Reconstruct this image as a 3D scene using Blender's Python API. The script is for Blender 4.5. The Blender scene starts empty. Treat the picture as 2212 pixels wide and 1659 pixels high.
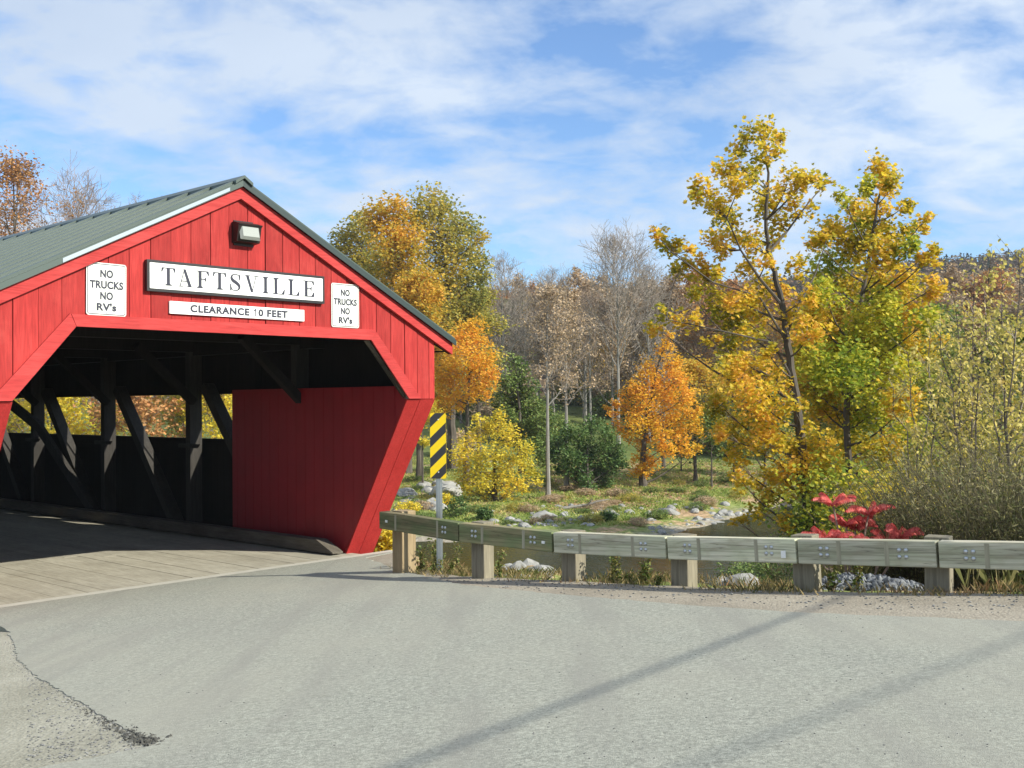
import bpy, bmesh, math, random
import numpy as np
from mathutils import Vector, Matrix, Euler

# ------------------------------------------------------------------ camera, sky, sun
W_PX, H_PX, F_PX = 2212.0, 1659.0, 2359.37          # photo coordinates used for measuring
CAM_Z, PITCH, ROLL, YAW = 2.9403, 0.01565, 0.00901, 0.83146
sc = bpy.context.scene
C = sc.collection
cam_d = bpy.data.cameras.new("camera"); cam = bpy.data.objects.new("camera", cam_d); C.objects.link(cam)
cam_d.sensor_width = 36.0; cam_d.lens = F_PX / W_PX * 36.0
cam_d.clip_start = 0.1; cam_d.clip_end = 5000
cam.matrix_world = Matrix.Translation((0, 0, CAM_Z)) @ Matrix.Rotation(math.pi/2 + PITCH, 4, 'X') @ Matrix.Rotation(-ROLL, 4, 'Z')
sc.camera = cam

EU = np.array([math.cos(YAW), math.sin(YAW), 0.0])    # along the bridge front
EV = np.array([-math.sin(YAW), math.cos(YAW), 0.0])   # into the bridge
BO = np.array([-4.49776, 17.28537, 0.0]) + 0.22 * EU  # middle of the bridge front, deck level
SUN = 0.473 * EU - 1.469 * EV + np.array([0, 0, 1.0]); SUN /= np.linalg.norm(SUN)

SUN_STR, SKY_STR, CLOUD_STR, EXPO = 5.0, 0.105, 0.95, 0.58
sc.view_settings.view_transform = 'Standard'; sc.view_settings.look = 'None'
sc.view_settings.exposure = EXPO; sc.view_settings.gamma = 1.0
sun_d = bpy.data.lights.new("sun", 'SUN'); sun = bpy.data.objects.new("sun", sun_d); C.objects.link(sun)
sun_d.energy = SUN_STR; sun_d.angle = math.radians(0.5); sun_d.color = (1.0, 0.965, 0.84)
sun.rotation_mode = 'QUATERNION'; sun.rotation_quaternion = Vector(SUN).to_track_quat('Z', 'Y')

def N_(nt, t, loc=None, **kw):
    n = nt.nodes.new(t)
    for k, v in kw.items():
        if k in n.inputs: n.inputs[k].default_value = v
        else: setattr(n, k, v)
    return n

world = bpy.data.worlds.new("World"); sc.world = world; world.use_nodes = True
def build_world():
    nt = world.node_tree; nt.nodes.clear(); L = nt.links.new
    out = nt.nodes.new('ShaderNodeOutputWorld'); bg = nt.nodes.new('ShaderNodeBackground')
    sky = nt.nodes.new('ShaderNodeTexSky'); sky.sky_type = 'NISHITA'; sky.sun_disc = False
    sky.sun_elevation = math.asin(SUN[2]); sky.sun_rotation = math.atan2(SUN[0], SUN[1])
    sky.altitude = 200; sky.air_density = 1.0; sky.dust_density = 0.6; sky.ozone_density = 2.5
    tc = nt.nodes.new('ShaderNodeTexCoord'); sep = nt.nodes.new('ShaderNodeSeparateXYZ')
    L(tc.outputs['Generated'], sep.inputs[0])
    def M(op, a, b=None):
        m = nt.nodes.new('ShaderNodeMath'); m.operation = op
        for i, q in enumerate((a, b)):
            if q is None: continue
            if isinstance(q, (int, float)): m.inputs[i].default_value = q
            else: L(q, m.inputs[i])
        return m.outputs[0]
    z = M('ADD', M('MAXIMUM', sep.outputs[2], 0.0), 0.26)
    cmb = nt.nodes.new('ShaderNodeCombineXYZ')
    L(M('DIVIDE', sep.outputs[0], z), cmb.inputs[0]); L(M('DIVIDE', sep.outputs[1], z), cmb.inputs[1])
    mp = N_(nt, 'ShaderNodeMapping'); mp.inputs['Rotation'].default_value = (0, 0, 0.45)
    mp.inputs['Scale'].default_value = (0.95, 1.15, 1); mp.inputs['Location'].default_value = (1.37, 0.62, 0.3)
    L(cmb.outputs[0], mp.inputs[0])
    n1 = N_(nt, 'ShaderNodeTexNoise', Scale=2.3, Detail=7.0, Roughness=0.55, Distortion=0.4); L(mp.outputs[0], n1.inputs['Vector'])
    n2 = N_(nt, 'ShaderNodeTexNoise', Scale=7.0, Detail=6.0, Roughness=0.6, Distortion=0.3); L(mp.outputs[0], n2.inputs['Vector'])
    mix = M('ADD', M('MULTIPLY', n1.outputs[0], 0.60), M('MULTIPLY', n2.outputs[0], 0.40))
    # more veil overhead, clearer towards the horizon
    mix = M('ADD', mix, M('MULTIPLY', sep.outputs[2], 0.10))
    r = nt.nodes.new('ShaderNodeValToRGB'); L(mix, r.inputs[0])
    e = r.color_ramp.elements; e[0].position = 0.43; e[0].color = (0.04,)*3 + (1,); e[1].position = 0.60; e[1].color = (0.93,)*3 + (1,)
    m = e.new(0.50); m.color = (0.42,)*3 + (1,)
    n3 = N_(nt, 'ShaderNodeTexNoise', Scale=1.1, Detail=4.0); L(mp.outputs[0], n3.inputs['Vector'])
    cc = nt.nodes.new('ShaderNodeValToRGB'); L(n3.outputs[0], cc.inputs[0])
    cc.color_ramp.elements[0].position = 0.35; cc.color_ramp.elements[0].color = (0.42, 0.50, 0.62, 1)
    cc.color_ramp.elements[1].position = 0.68; cc.color_ramp.elements[1].color = (0.58, 0.65, 0.74, 1)
    sk = N_(nt, 'ShaderNodeMix'); sk.data_type = 'RGBA'; sk.blend_type = 'MULTIPLY'; sk.inputs[0].default_value = 1
    L(sky.outputs[0], sk.inputs[6]); sk.inputs[7].default_value = (SKY_STR*.84, SKY_STR*1.10, SKY_STR*1.36, 1)
    cs = N_(nt, 'ShaderNodeMix'); cs.data_type = 'RGBA'; L(r.outputs[0], cs.inputs[0]); L(sk.outputs[2], cs.inputs[6]); L(cc.outputs[0], cs.inputs[7])
    L(cs.outputs[2], bg.inputs[0]); bg.inputs[1].default_value = CLOUD_STR; L(bg.outputs[0], out.inputs[0])
build_world()

# ------------------------------------------------------------------ measuring helpers
def ray(px, py):
    a, b = px - W_PX/2, H_PX/2 - py
    cr, sr = math.cos(ROLL), math.sin(ROLL)
    A, B = (a*cr + b*sr)/F_PX, (-a*sr + b*cr)/F_PX
    cp, sp = math.cos(PITCH), math.sin(PITCH)
    return np.array([A, cp - B*sp, sp + B*cp])
def at(px, py, depth):
    r = ray(px, py); return r * (depth / r[1]) + np.array([0, 0, CAM_Z])
def uv(p):  # world -> bridge frame
    d = np.asarray(p)[..., :2] - BO[:2]
    return d @ EU[:2], d @ EV[:2]
def road_z(x, y):
    v = -(x - BO[0])*math.sin(YAW) + (y - BO[1])*math.cos(YAW)
    return 0.08 * np.clip(1.5 - v, 0, 40)
def on_road(px, py):
    lo, hi = 0.5, 200.0
    r = ray(px, py); c = np.array([0, 0, CAM_Z])
    for _ in range(50):
        m = (lo + hi)/2; q = c + r*m
        if q[2] > road_z(q[0], q[1]): lo = m
        else: hi = m
    return c + r*lo
def sstep(a, b, x):
    t = np.clip((x - a)/(b - a), 0, 1); return t*t*(3 - 2*t)
rng = np.random.default_rng(7)
def vnoise(x, y, seed=0):   # cheap smooth noise -1..1
    s = 0
    for i, (fx, fy) in enumerate(((1, .3), (-.6, .9), (.45, -1.1), (1.3, .8))):
        s = s + np.sin(x*fx + y*fy + seed*1.7 + i*2.1) * np.cos(x*fy*.7 - y*fx*.9 + seed*.9 + i)
    return s / 2.6

EDGE = np.array([(-80, -50), (-34, -9), (-6.8, 17.0), (-2.75, 21.4), (-1.95, 18.0), (-0.70, 15.9), (0.55, 14.65), (1.9, 13.2), (3.1, 11.95), (4.3, 11.15), (5.6, 10.4), (9, 8.6), (20, 2.5), (80, -30)], float)
def edge_out(x, y):
    x = np.asarray(x, float); y = np.asarray(y, float)
    best = np.full(x.shape, 1e9)
    for (ax, ay), (bx, by) in zip(EDGE[:-1], EDGE[1:]):
        dx, dy = bx-ax, by-ay
        t = np.clip(((x-ax)*dx + (y-ay)*dy)/(dx*dx+dy*dy), 0, 1)
        best = np.minimum(best, np.hypot(x-ax-t*dx, y-ay-t*dy))
    return np.where(y > np.interp(x, EDGE[:, 0], EDGE[:, 1]), best, -best)
WATER = -3.8
def height(x, y, rough=True):
    x = np.asarray(x, float); y = np.asarray(y, float)
    s = edge_out(x, y)
    rz = road_z(x, y)
    u = (x-BO[0])*EU[0] + (y-BO[1])*EU[1]; v = (x-BO[0])*EV[0] + (y-BO[1])*EV[1]
    near = rz - 0.07 - 0.45*sstep(0.6, 1.2, v)*sstep(5.2, 4.4, np.abs(u)) - 0.8*np.maximum(0, s - 0.75)
    right = rz - 0.07 - 0.10*np.maximum(0, s - 0.5) - 0.12*sstep(.5, 1.6, s)
    right = np.maximum(right, -3.0)
    w = sstep(-0.3, .5, x - 0.25*y) * sstep(90, 70, y)
    n = near*(1-w) + right*w
    n = np.maximum(n, -4.7)
    sh = 1.6*np.maximum(0, x - 6.5); sh = np.minimum(sh, 15)
    yy = y - sh*sstep(140, 80, y)
    far = np.interp(yy, [40, 49, 52.5, 58, 75, 95, 110, 140, 180, 420, 520, 700], [-4.7, -4.5, -3.8, -3.42, -2.9, -2.5, -1.0, 2.9, 7, 33, 39, 22])
    far = far + sstep(300, 500, y)*(np.clip(x*0.085, -20, 20) + 3*vnoise(x*.02, y*.02, 3))
    h = np.maximum(n, far)
    bar = -4.7 + 1.35*np.exp(-((x - 0.6)/2.2)**2 - ((y - 41)/5.5)**2)
    h = np.maximum(h, bar)
    if rough:
        k = sstep(0.4, 2.5, s)
        h = h + k*(0.10*vnoise(x*.9, y*.9, 1) + 0.05*vnoise(x*2.7, y*2.7, 2)) * sstep(-4.6, -3.9, h)
    return h
def hz(x, y): return float(height(np.array([x]), np.array([y]))[0])

# ------------------------------------------------------------------ mesh helpers
def np_mesh(name, parts):
    """parts: list of (V (n,3), F (m,k))"""
    me = bpy.data.meshes.new(name)
    vs, loops, starts, tot = [], [], [], []
    off = 0; lo = 0
    for V, F in parts:
        if len(V) == 0: continue
        V = np.asarray(V, np.float32); F = np.asarray(F, np.int64)
        vs.append(V); loops.append((F + off).ravel())
        m, k = F.shape
        starts.append(lo + np.arange(m)*k); tot.append(np.full(m, k)); lo += m*k; off += len(V)
    V = np.concatenate(vs); Lp = np.concatenate(loops); S = np.concatenate(starts); T = np.concatenate(tot)
    me.vertices.add(len(V)); me.vertices.foreach_set("co", V.ravel())
    me.loops.add(len(Lp)); me.loops.foreach_set("vertex_index", Lp.astype(np.int32))
    me.polygons.add(len(S)); me.polygons.foreach_set("loop_start", S.astype(np.int32)); me.polygons.foreach_set("loop_total", T.astype(np.int32))
    me.polygons.foreach_set("use_smooth", np.zeros(len(S), bool))
    me.update(calc_edges=True); me.validate()
    return me
def link(name, me, mat=None, parent=None, loc=None, rot=None, smooth=False):
    o = bpy.data.objects.new(name, me)
    if mat and me and not me.materials: me.materials.append(mat)
    C.objects.link(o)
    if parent: o.parent = parent
    if loc is not None: o.location = tuple(loc)
    if rot is not None: o.rotation_euler = rot
    if smooth:
        me.polygons.foreach_set("use_smooth", np.ones(len(me.polygons), bool))
    return o
def tag(o, label, cat, group=None):
    o["label"] = label; o["category"] = cat
    if group: o["group"] = group
    return o
def kind(o, k): o["kind"] = k; return o
def thing(name, label, cat, loc=(0, 0, 0), rz=0, group=None):
    o = bpy.data.objects.new(name, None); C.objects.link(o); o.location = tuple(loc); o.rotation_euler = (0, 0, rz)
    o.empty_display_size = .2
    return tag(o, label, cat, group)
class MB:
    def __init__(s): s.parts = []
    def add(s, V, F): s.parts.append((np.asarray(V, float), np.asarray(F))); return s
    def box(s, c, d, R=None):
        V = np.array([(x, y, z) for x in (-.5, .5) for y in (-.5, .5) for z in (-.5, .5)]) * np.asarray(d)
        if R is not None: V = V @ np.asarray(R).T
        F = [(0, 1, 3, 2), (4, 6, 7, 5), (0, 4, 5, 1), (2, 3, 7, 6), (0, 2, 6, 4), (1, 5, 7, 3)]
        return s.add(V + np.asarray(c), F)
    def prism(s, poly, axis, a, b):
        """poly: 2D points in the plane of the two other axes (in order); extruded along axis from a to b"""
        n = len(poly); V = []
        for t in (a, b):
            for p in poly:
                q = [0, 0, 0]; oth = [i for i in range(3) if i != axis]
                q[oth[0]] = p[0]; q[oth[1]] = p[1]; q[axis] = t; V.append(q)
        s.add(V, [[i, (i+1) % n, n + (i+1) % n, n + i] for i in range(n)])
        s.parts.append((np.array(V, float), np.array([list(range(n))[::-1]]))); s.parts.append((np.array(V, float), np.array([list(range(n, 2*n))])))
        return s
    def bar(s, p, q, w, h, up=(0, 0, 1)):
        p, q = np.asarray(p, float), np.asarray(q, float); d = q - p; L = np.linalg.norm(d); d /= L
        r = np.cross(d, up); r /= np.linalg.norm(r); u2 = np.cross(r, d)
        return s.box((p+q)/2, (w, L, h), np.stack([r, d, u2], 1))
    def tube(s, P, R, sides=6):
        V, F = tube(P, R, sides); return s.add(V, F)
    def mesh(s, name, clean=False):
        me = np_mesh(name, s.parts)
        if clean:
            bm = bmesh.new(); bm.from_mesh(me); bmesh.ops.remove_doubles(bm, verts=bm.verts, dist=1e-5)
            bmesh.ops.recalc_face_normals(bm, faces=bm.faces); bm.to_mesh(me); bm.free()
        return me
    def obj(s, name, mat, parent=None, bevel=0, clean=True, **kw):
        me = s.mesh(name, clean); o = link(name, me, mat, parent, **kw)
        if bevel:
            m = o.modifiers.new("bevel", 'BEVEL'); m.width = bevel; m.segments = 2; m.limit_method = 'ANGLE'
        return o
def tube(P, R, sides=6):
    P = np.asarray(P, float); R = np.asarray(R, float); m = len(P)
    T = np.gradient(P, axis=0); T /= np.linalg.norm(T, axis=1)[:, None] + 1e-9
    ref = np.where(np.abs(T[:, 2:3]) > .9, np.array([[1., 0, 0]]), np.array([[0, 0, 1.]]))
    A = np.cross(T, ref); A /= np.linalg.norm(A, axis=1)[:, None] + 1e-9; B = np.cross(T, A)
    th = np.arange(sides)*2*math.pi/sides
    V = P[:, None] + R[:, None, None]*(A[:, None]*np.cos(th)[None, :, None] + B[:, None]*np.sin(th)[None, :, None])
    i = np.arange(m-1)[:, None]*sides; j = np.arange(sides)[None]; k = (j+1) % sides
    F = np.stack([i+j, i+k, i+sides+k, i+sides+j], -1).reshape(-1, 4)
    return V.reshape(-1, 3), F
def segs(P0, P1, R0, R1, sides=3):
    """many straight tapered sticks at once"""
    P0, P1 = np.asarray(P0, float), np.asarray(P1, float); n = len(P0)
    R0 = np.broadcast_to(R0, (n,)); R1 = np.broadcast_to(R1, (n,))
    T = P1-P0; T = T/(np.linalg.norm(T, axis=1)[:, None]+1e-9)
    ref = np.where(np.abs(T[:, 2:3]) > .9, np.array([[1., 0, 0]]), np.array([[0, 0, 1.]]))
    A = np.cross(T, ref); A /= np.linalg.norm(A, axis=1)[:, None]+1e-9; B = np.cross(T, A)
    th = np.arange(sides)*2*math.pi/sides
    ring = A[:, None]*np.cos(th)[None, :, None] + B[:, None]*np.sin(th)[None, :, None]
    V = np.concatenate([P0[:, None] + R0[:, None, None]*ring, P1[:, None] + R1[:, None, None]*ring], 1).reshape(-1, 3)
    j = np.arange(sides); k = (j+1) % sides
    f = np.stack([j, k, sides+k, sides+j], -1)
    F = (np.arange(n)*2*sides)[:, None, None] + f[None]
    return V, F.reshape(-1, 4)
LEAF_OVAL = np.array([(0, -.5), (.26, -.2), (.28, .1), (0, .5), (-.28, .1), (-.26, -.2)])
LEAF_QUAD = np.array([(0, -.5), (.36, 0), (0, .5), (-.36, 0)])
LEAF_MAPLE = np.array([(.06, -.45), (.5, -.22), (.30, .02), (.48, .28), (.16, .22), (0, .52), (-.16, .22), (-.48, .28), (-.30, .02), (-.5, -.22), (-.06, -.45)])
LEAF_SLIM = np.array([(0, -.5), (.12, -.1), (0, .5), (-.12, -.1)])
def leaves(Cn, size, g, shape=LEAF_QUAD, up=0.5, var=.3, droop=False):
    n = len(Cn); k = len(shape)
    nrm = g.normal(size=(n, 3)); nrm /= np.linalg.norm(nrm, axis=1)[:, None]; nrm[:, 2] = np.abs(nrm[:, 2]); nrm = nrm + np.array([0, 0, up]); nrm /= np.linalg.norm(nrm, axis=1)[:, None]
    t = g.normal(size=(n, 3))
    if droop: t[:, 2] -= 1.2
    A = np.cross(nrm, t); A /= np.linalg.norm(A, axis=1)[:, None]+1e-9; B = np.cross(nrm, A)
    s = size*(1 + var*g.uniform(-1, 1, n))
    V = Cn[:, None] + s[:, None, None]*(A[:, None]*shape[None, :, 0:1] + B[:, None]*shape[None, :, 1:2])
    # slight fold
    V = V + (nrm*s[:, None])[:, None]*(np.abs(shape[:, 0])*.35)[None, :, None]
    F = np.arange(n*k).reshape(n, k)
    return V.reshape(-1, 3), F

# ------------------------------------------------------------------ materials
def new_mat(name):
    m = bpy.data.materials.new(name); m.use_nodes = True; nt = m.node_tree; nt.nodes.clear()
    out = nt.nodes.new('ShaderNodeOutputMaterial'); return m, nt, out
def ramp(nt, src, stops):
    r = nt.nodes.new('ShaderNodeValToRGB'); e = r.color_ramp.elements
    e[0].position, e[0].color = stops[0][0], (*stops[0][1], 1)
    e[1].position, e[1].color = stops[-1][0], (*stops[-1][1], 1)
    for p, c in stops[1:-1]:
        q = e.new(p); q.color = (*c, 1)
    nt.links.new(src, r.inputs[0]); return r.outputs[0]
def noise(nt, scale, detail=4, rough=.55, vec=None, dist=0, stretch=None, coord='Object', rot=None):
    if vec is None:
        tc = nt.nodes.new('ShaderNodeTexCoord'); vec = tc.outputs[coord]
    if stretch or rot:
        mp = nt.nodes.new('ShaderNodeMapping'); nt.links.new(vec, mp.inputs[0])
        if stretch: mp.inputs['Scale'].default_value = stretch
        if rot: mp.inputs['Rotation'].default_value = rot
        vec = mp.outputs[0]
    n = N_(nt, 'ShaderNodeTexNoise', Scale=scale, Detail=detail, Roughness=rough, Distortion=dist)
    nt.links.new(vec, n.inputs['Vector']); return n.outputs[0]
def mixc(nt, fac, a, b, mode='MIX'):
    m = nt.nodes.new('ShaderNodeMix'); m.data_type = 'RGBA'; m.blend_type = mode
    for i, q in ((0, fac), (6, a), (7, b)):
        if isinstance(q, (int, float)): m.inputs[i].default_value = q
        elif isinstance(q, tuple): m.inputs[i].default_value = (*q, 1)
        else: nt.links.new(q, m.inputs[i])
    return m.outputs[2]
def math_(nt, op, a, b=0.5):
    m = nt.nodes.new('ShaderNodeMath'); m.operation = op
    for i, q in enumerate((a, b)):
        if isinstance(q, (int, float)): m.inputs[i].default_value = q
        else: nt.links.new(q, m.inputs[i])
    return m.outputs[0]
def principled(nt, out, col, rough=.6, metal=0., bump=None, bstr=.3, bdist=.01, spec=.5):
    b = nt.nodes.new('ShaderNodeBsdfPrincipled')
    if isinstance(col, tuple): b.inputs['Base Color'].default_value = (*col, 1)
    else: nt.links.new(col, b.inputs['Base Color'])
    if isinstance(rough, (int, float)): b.inputs['Roughness'].default_value = rough
    else: nt.links.new(rough, b.inputs['Roughness'])
    b.inputs['Metallic'].default_value = metal; b.inputs['Specular IOR Level'].default_value = spec
    if bump is not None:
        bp = nt.nodes.new('ShaderNodeBump'); bp.inputs['Strength'].default_value = bstr; bp.inputs['Distance'].default_value = bdist
        nt.links.new(bump, bp.inputs['Height']); nt.links.new(bp.outputs[0], b.inputs['Normal'])
    nt.links.new(b.outputs[0], out.inputs[0]); return b
def island(nt):
    g = nt.nodes.new('ShaderNodeNewGeometry'); return g.outputs['Random Per Island']
def wood(name, c_lo, c_hi, grain_axis=2, rough=.75, bstr=.35, island_var=.25, gscale=6, stain=None, spec=.3):
    m, nt, out = new_mat(name)
    st = [1.0, 1.0, 1.0]; st[grain_axis] = .07
    st = tuple(s*gscale for s in st)
    g1 = noise(nt, 2.2, 6, .62, stretch=st, dist=.6)
    g2 = noise(nt, 9, 4, .6, stretch=st)
    big = noise(nt, 1.3, 3, .5)
    f = math_(nt, 'ADD', math_(nt, 'MULTIPLY', g1, .55), math_(nt, 'MULTIPLY', big, .45))
    col = ramp(nt, f, [(.32, c_lo), (.68, c_hi)])
    iv = math_(nt, 'ADD', math_(nt, 'MULTIPLY', island(nt), island_var), 1 - island_var*.5)
    hsv = nt.nodes.new('ShaderNodeHueSaturation'); nt.links.new(col, hsv.inputs['Color']); nt.links.new(iv, hsv.inputs['Value'])
    col = hsv.outputs[0]
    col = mixc(nt, 1.0, col, ramp(nt, g2, [(.36, (.80, .80, .80)), (.62, (1.06, 1.06, 1.06))]), 'MULTIPLY')
    if stain:
        sn = noise(nt, stain[1], 5, .65); col = mixc(nt, ramp(nt, sn, [(.55, (0, 0, 0)), (.72, (stain[2],)*3)]), col, stain[0])
    principled(nt, out, col, rough, bump=math_(nt, 'ADD', g1, math_(nt, 'MULTIPLY', g2, .6)), bstr=bstr, bdist=.006, spec=spec); return m
def plain(name, col, rough=.5, metal=0., var=.12, nscale=6, spec=.5):
    m, nt, out = new_mat(name)
    n = noise(nt, nscale, 5)
    c = mixc(nt, n, tuple(max(0, x*(1-var)) for x in col), tuple(min(1, x*(1+var)) for x in col))
    principled(nt, out, c, rough, metal, spec=spec); return m
def leaf_mat(name, cols, patch=.6, pscale=.5, trans=.35, spread=.5):
    """cols: list of colours; patches of the crown lean to one end, single leaves vary round it"""
    m, nt, out = new_mat(name)
    p = noise(nt, pscale, 2, .5)
    p = math_(nt, 'MULTIPLY', math_(nt, 'SUBTRACT', p, .5), 2.2)
    f = math_(nt, 'ADD', math_(nt, 'MULTIPLY', island(nt), spread), math_(nt, 'ADD', math_(nt, 'MULTIPLY', p, patch), .5 - spread*.5))
    n = len(cols); col = ramp(nt, f, [(i/(n-1) if n > 1 else 0, c) for i, c in enumerate(cols)])
    d = nt.nodes.new('ShaderNodeBsdfPrincipled'); nt.links.new(col, d.inputs['Base Color']); d.inputs['Roughness'].default_value = .55; d.inputs['Specular IOR Level'].default_value = .3
    t = nt.nodes.new('ShaderNodeBsdfTranslucent'); nt.links.new(col, t.inputs[0])
    mx = nt.nodes.new('ShaderNodeMixShader'); mx.inputs[0].default_value = trans
    nt.links.new(d.outputs[0], mx.inputs[1]); nt.links.new(t.outputs[0], mx.inputs[2]); nt.links.new(mx.outputs[0], out.inputs[0]); return m

RED = wood("red_paint", (.28, .020, .019), (.44, .045, .040), 2, .7, .35, .32, stain=((.50, .075, .062), 1.1, .5), spec=.15)
RED_TRIM = wood("red_trim_paint", (.37, .031, .030), (.51, .061, .056), 0, .65, .3, .08, spec=.15)
RED_TRIM_V = wood("red_panel_paint", (.36, .024, .023), (.48, .043, .040), 2, .65, .3, .1, spec=.15)
RED_SHADED = plain("red_paint_shaded", (.26, .011, .016), .5, var=.25, nscale=2)  # same red paint, darkened so the colour carries the inner wall's shade
OLDWOOD = wood("old_timber_shaded", (.007, .006, .005), (.018, .015, .013), 2, .85, .4, .3)  # near-black base colour: the shade inside the bridge is put into the timber
OLDBEAM = wood("truss_timber_shaded", (.026, .023, .021), (.060, .054, .048), 2, .85, .4, .3)  # truss timber also darkened for interior shade, less than the timbers above
GREYBEAM = wood("grey_curb_timber", (.10, .085, .065), (.20, .175, .14), 1, .85, .4, .3)
DECKW = wood("deck_planks", (.29, .265, .205), (.44, .41, .33), 1, .85, .35, .14, stain=((.20, .17, .12), .9, .35))
ROOF_G = plain("green_roof_steel", (.062, .085, .073), .42, .1, .12, 1)
ROOF_TRIM = plain("galvanised_edge", (.55, .57, .56), .28, .9, .05)
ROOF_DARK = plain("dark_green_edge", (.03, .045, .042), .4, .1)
WHITE = plain("white_sign_paint", (.80, .80, .77), .5, var=.03)
BLACK = plain("black_sign_frame", (.012, .012, .013), .45)
INK = plain("navy_black_lettering", (.016, .017, .034), .5)
SHEET = None
BRONZE = plain("dark_bronze_housing", (.022, .017, .016), .45, .3)
CONC = plain("pale_concrete", (.42, .40, .34), .9, var=.2, nscale=5)
STEEL = plain("galvanised_steel", (.50, .52, .53), .35, .85, .12, 30)
SIGNY = plain("yellow_reflective", (.90, .62, .005), .45, var=.03)
SIGNK = plain("black_reflective", (.03, .03, .032), .45)
CABLE = plain("black_cable", (.02, .02, .02), .6)

def sheet_mat():
    m, nt, out = new_mat("white_reflective_sheet")
    tc = nt.nodes.new('ShaderNodeTexCoord')
    w = N_(nt, 'ShaderNodeTexWave', Scale=11.0, Distortion=0.0); w.bands_direction = 'Z'; nt.links.new(tc.outputs['Object'], w.inputs[0])
    c = mixc(nt, w.outputs['Fac'], (.66, .67, .62), (.74, .74, .69))
    principled(nt, out, c, .4); return m
SHEET = sheet_mat()
def lens_mat():
    m, nt, out = new_mat("prismatic_lamp_glass")
    w = N_(nt, 'ShaderNodeTexWave', Scale=30.0); w.bands_direction = 'X'
    tc = nt.nodes.new('ShaderNodeTexCoord'); nt.links.new(tc.outputs['Object'], w.inputs[0])
    c = mixc(nt, w.outputs['Fac'], (.20, .22, .20), (.36, .38, .35))
    principled(nt, out, c, .45, 0, bump=w.outputs['Fac'], bstr=.25, bdist=.003, spec=.2); return m
LENS = lens_mat()
def asphalt_mat():
    m, nt, out = new_mat("old_asphalt")
    n1 = noise(nt, 75, 3, .7); n2 = noise(nt, .35, 4, .55); n3 = noise(nt, 170, 2, .6)
    streak = noise(nt, 1.0, 4, .6, stretch=(2.2, .25, 1), rot=(0, 0, -YAW))
    n4 = noise(nt, 26, 3, .75); base = ramp(nt, math_(nt, 'ADD', math_(nt, 'MULTIPLY', n1, .45), math_(nt, 'MULTIPLY', n4, .55)), [(.36, (.165, .166, .14)), (.50, (.285, .287, .24)), (.64, (.43, .43, .36))])
    dust = ramp(nt, n2, [(.40, (0, 0, 0)), (.66, (.6, .6, .6))])
    base = mixc(nt, dust, base, (.335, .322, .262))
    base = mixc(nt, ramp(nt, streak, [(.47, (0, 0, 0)), (.70, (.65, .65, .65))]), base, (.245, .237, .205))
    v = N_(nt, 'ShaderNodeTexVoronoi', Scale=38.0); tc = nt.nodes.new('ShaderNodeTexCoord'); nt.links.new(tc.outputs['Object'], v.inputs['Vector'])
    chips = ramp(nt, v.outputs['Distance'], [(.10, (1, 1, 1)), (.17, (0, 0, 0))])
    chips2 = mixc(nt, ramp(nt, noise(nt, 22, 2), [(.52, (0, 0, 0)), (.60, (1, 1, 1))]), (0, 0, 0), chips)
    base = mixc(nt, chips2, base, (.50, .48, .40))
    principled(nt, out, base, .9, bump=math_(nt, 'ADD', n1, n3), bstr=.6, bdist=.008, spec=.25); return m
ASPH = asphalt_mat()
def gravel_mat(name, lo, mid, hi):
    m, nt, out = new_mat(name)
    v = N_(nt, 'ShaderNodeTexVoronoi', Scale=42.0); tc = nt.nodes.new('ShaderNodeTexCoord'); nt.links.new(tc.outputs['Object'], v.inputs['Vector'])
    n1 = noise(nt, 30, 4, .7); n2 = noise(nt, 1.2, 4)
    f = math_(nt, 'ADD', math_(nt, 'MULTIPLY', n1, .6), math_(nt, 'MULTIPLY', n2, .4))
    c = ramp(nt, f, [(.30, lo), (.5, mid), (.70, hi)])
    c = mixc(nt, .35, c, v.outputs['Color'], 'OVERLAY') if False else c
    principled(nt, out, c, .95, bump=math_(nt, 'ADD', v.outputs['Distance'], n1), bstr=.55, bdist=.012, spec=.2); return m
GRAVEL = gravel_mat("shoulder_gravel", (.15, .13, .10), (.285, .25, .195), (.42, .375, .30))
GRAVEL2 = gravel_mat("dusty_gravel", (.19, .178, .135), (.30, .285, .225), (.41, .39, .32))
STONE = None
def stone_mat(name, lo, hi):
    m, nt, out = new_mat(name)
    n = noise(nt, 2.5, 6, .65); oi = nt.nodes.new('ShaderNodeObjectInfo')
    c = ramp(nt, n, [(.3, lo), (.68, hi)])
    h = nt.nodes.new('ShaderNodeHueSaturation'); nt.links.new(c, h.inputs['Color'])
    r = math_(nt, 'ADD', math_(nt, 'MULTIPLY', math_(nt, 'ADD', math_(nt, 'MULTIPLY', oi.outputs['Random'], .5), math_(nt, 'MULTIPLY', island(nt), .5)), .9), .6)
    nt.links.new(r, h.inputs['Value']); principled(nt, out, h.outputs[0], .85, bump=n, bstr=.5, bdist=.05, spec=.25); return m
STONE = stone_mat("bank_stone", (.13, .128, .12), (.30, .292, .27))
RIPRAP = stone_mat("blue_grey_crushed_stone", (.09, .095, .10), (.24, .245, .25))
BARK = wood("grey_brown_bark", (.055, .045, .036), (.14, .12, .10), 2, .95, .8, .1, gscale=3)
BARK_PALE = wood("pale_grey_bark", (.16, .145, .125), (.32, .30, .27), 2, .95, .6, .1, gscale=3)
TWIG = plain("brown_grey_twigs", (.27, .20, .15), .9, var=.3, nscale=.7)
TWIG_GREY = plain("grey_twigs", (.27, .225, .185), .9, var=.3, nscale=.7)

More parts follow.
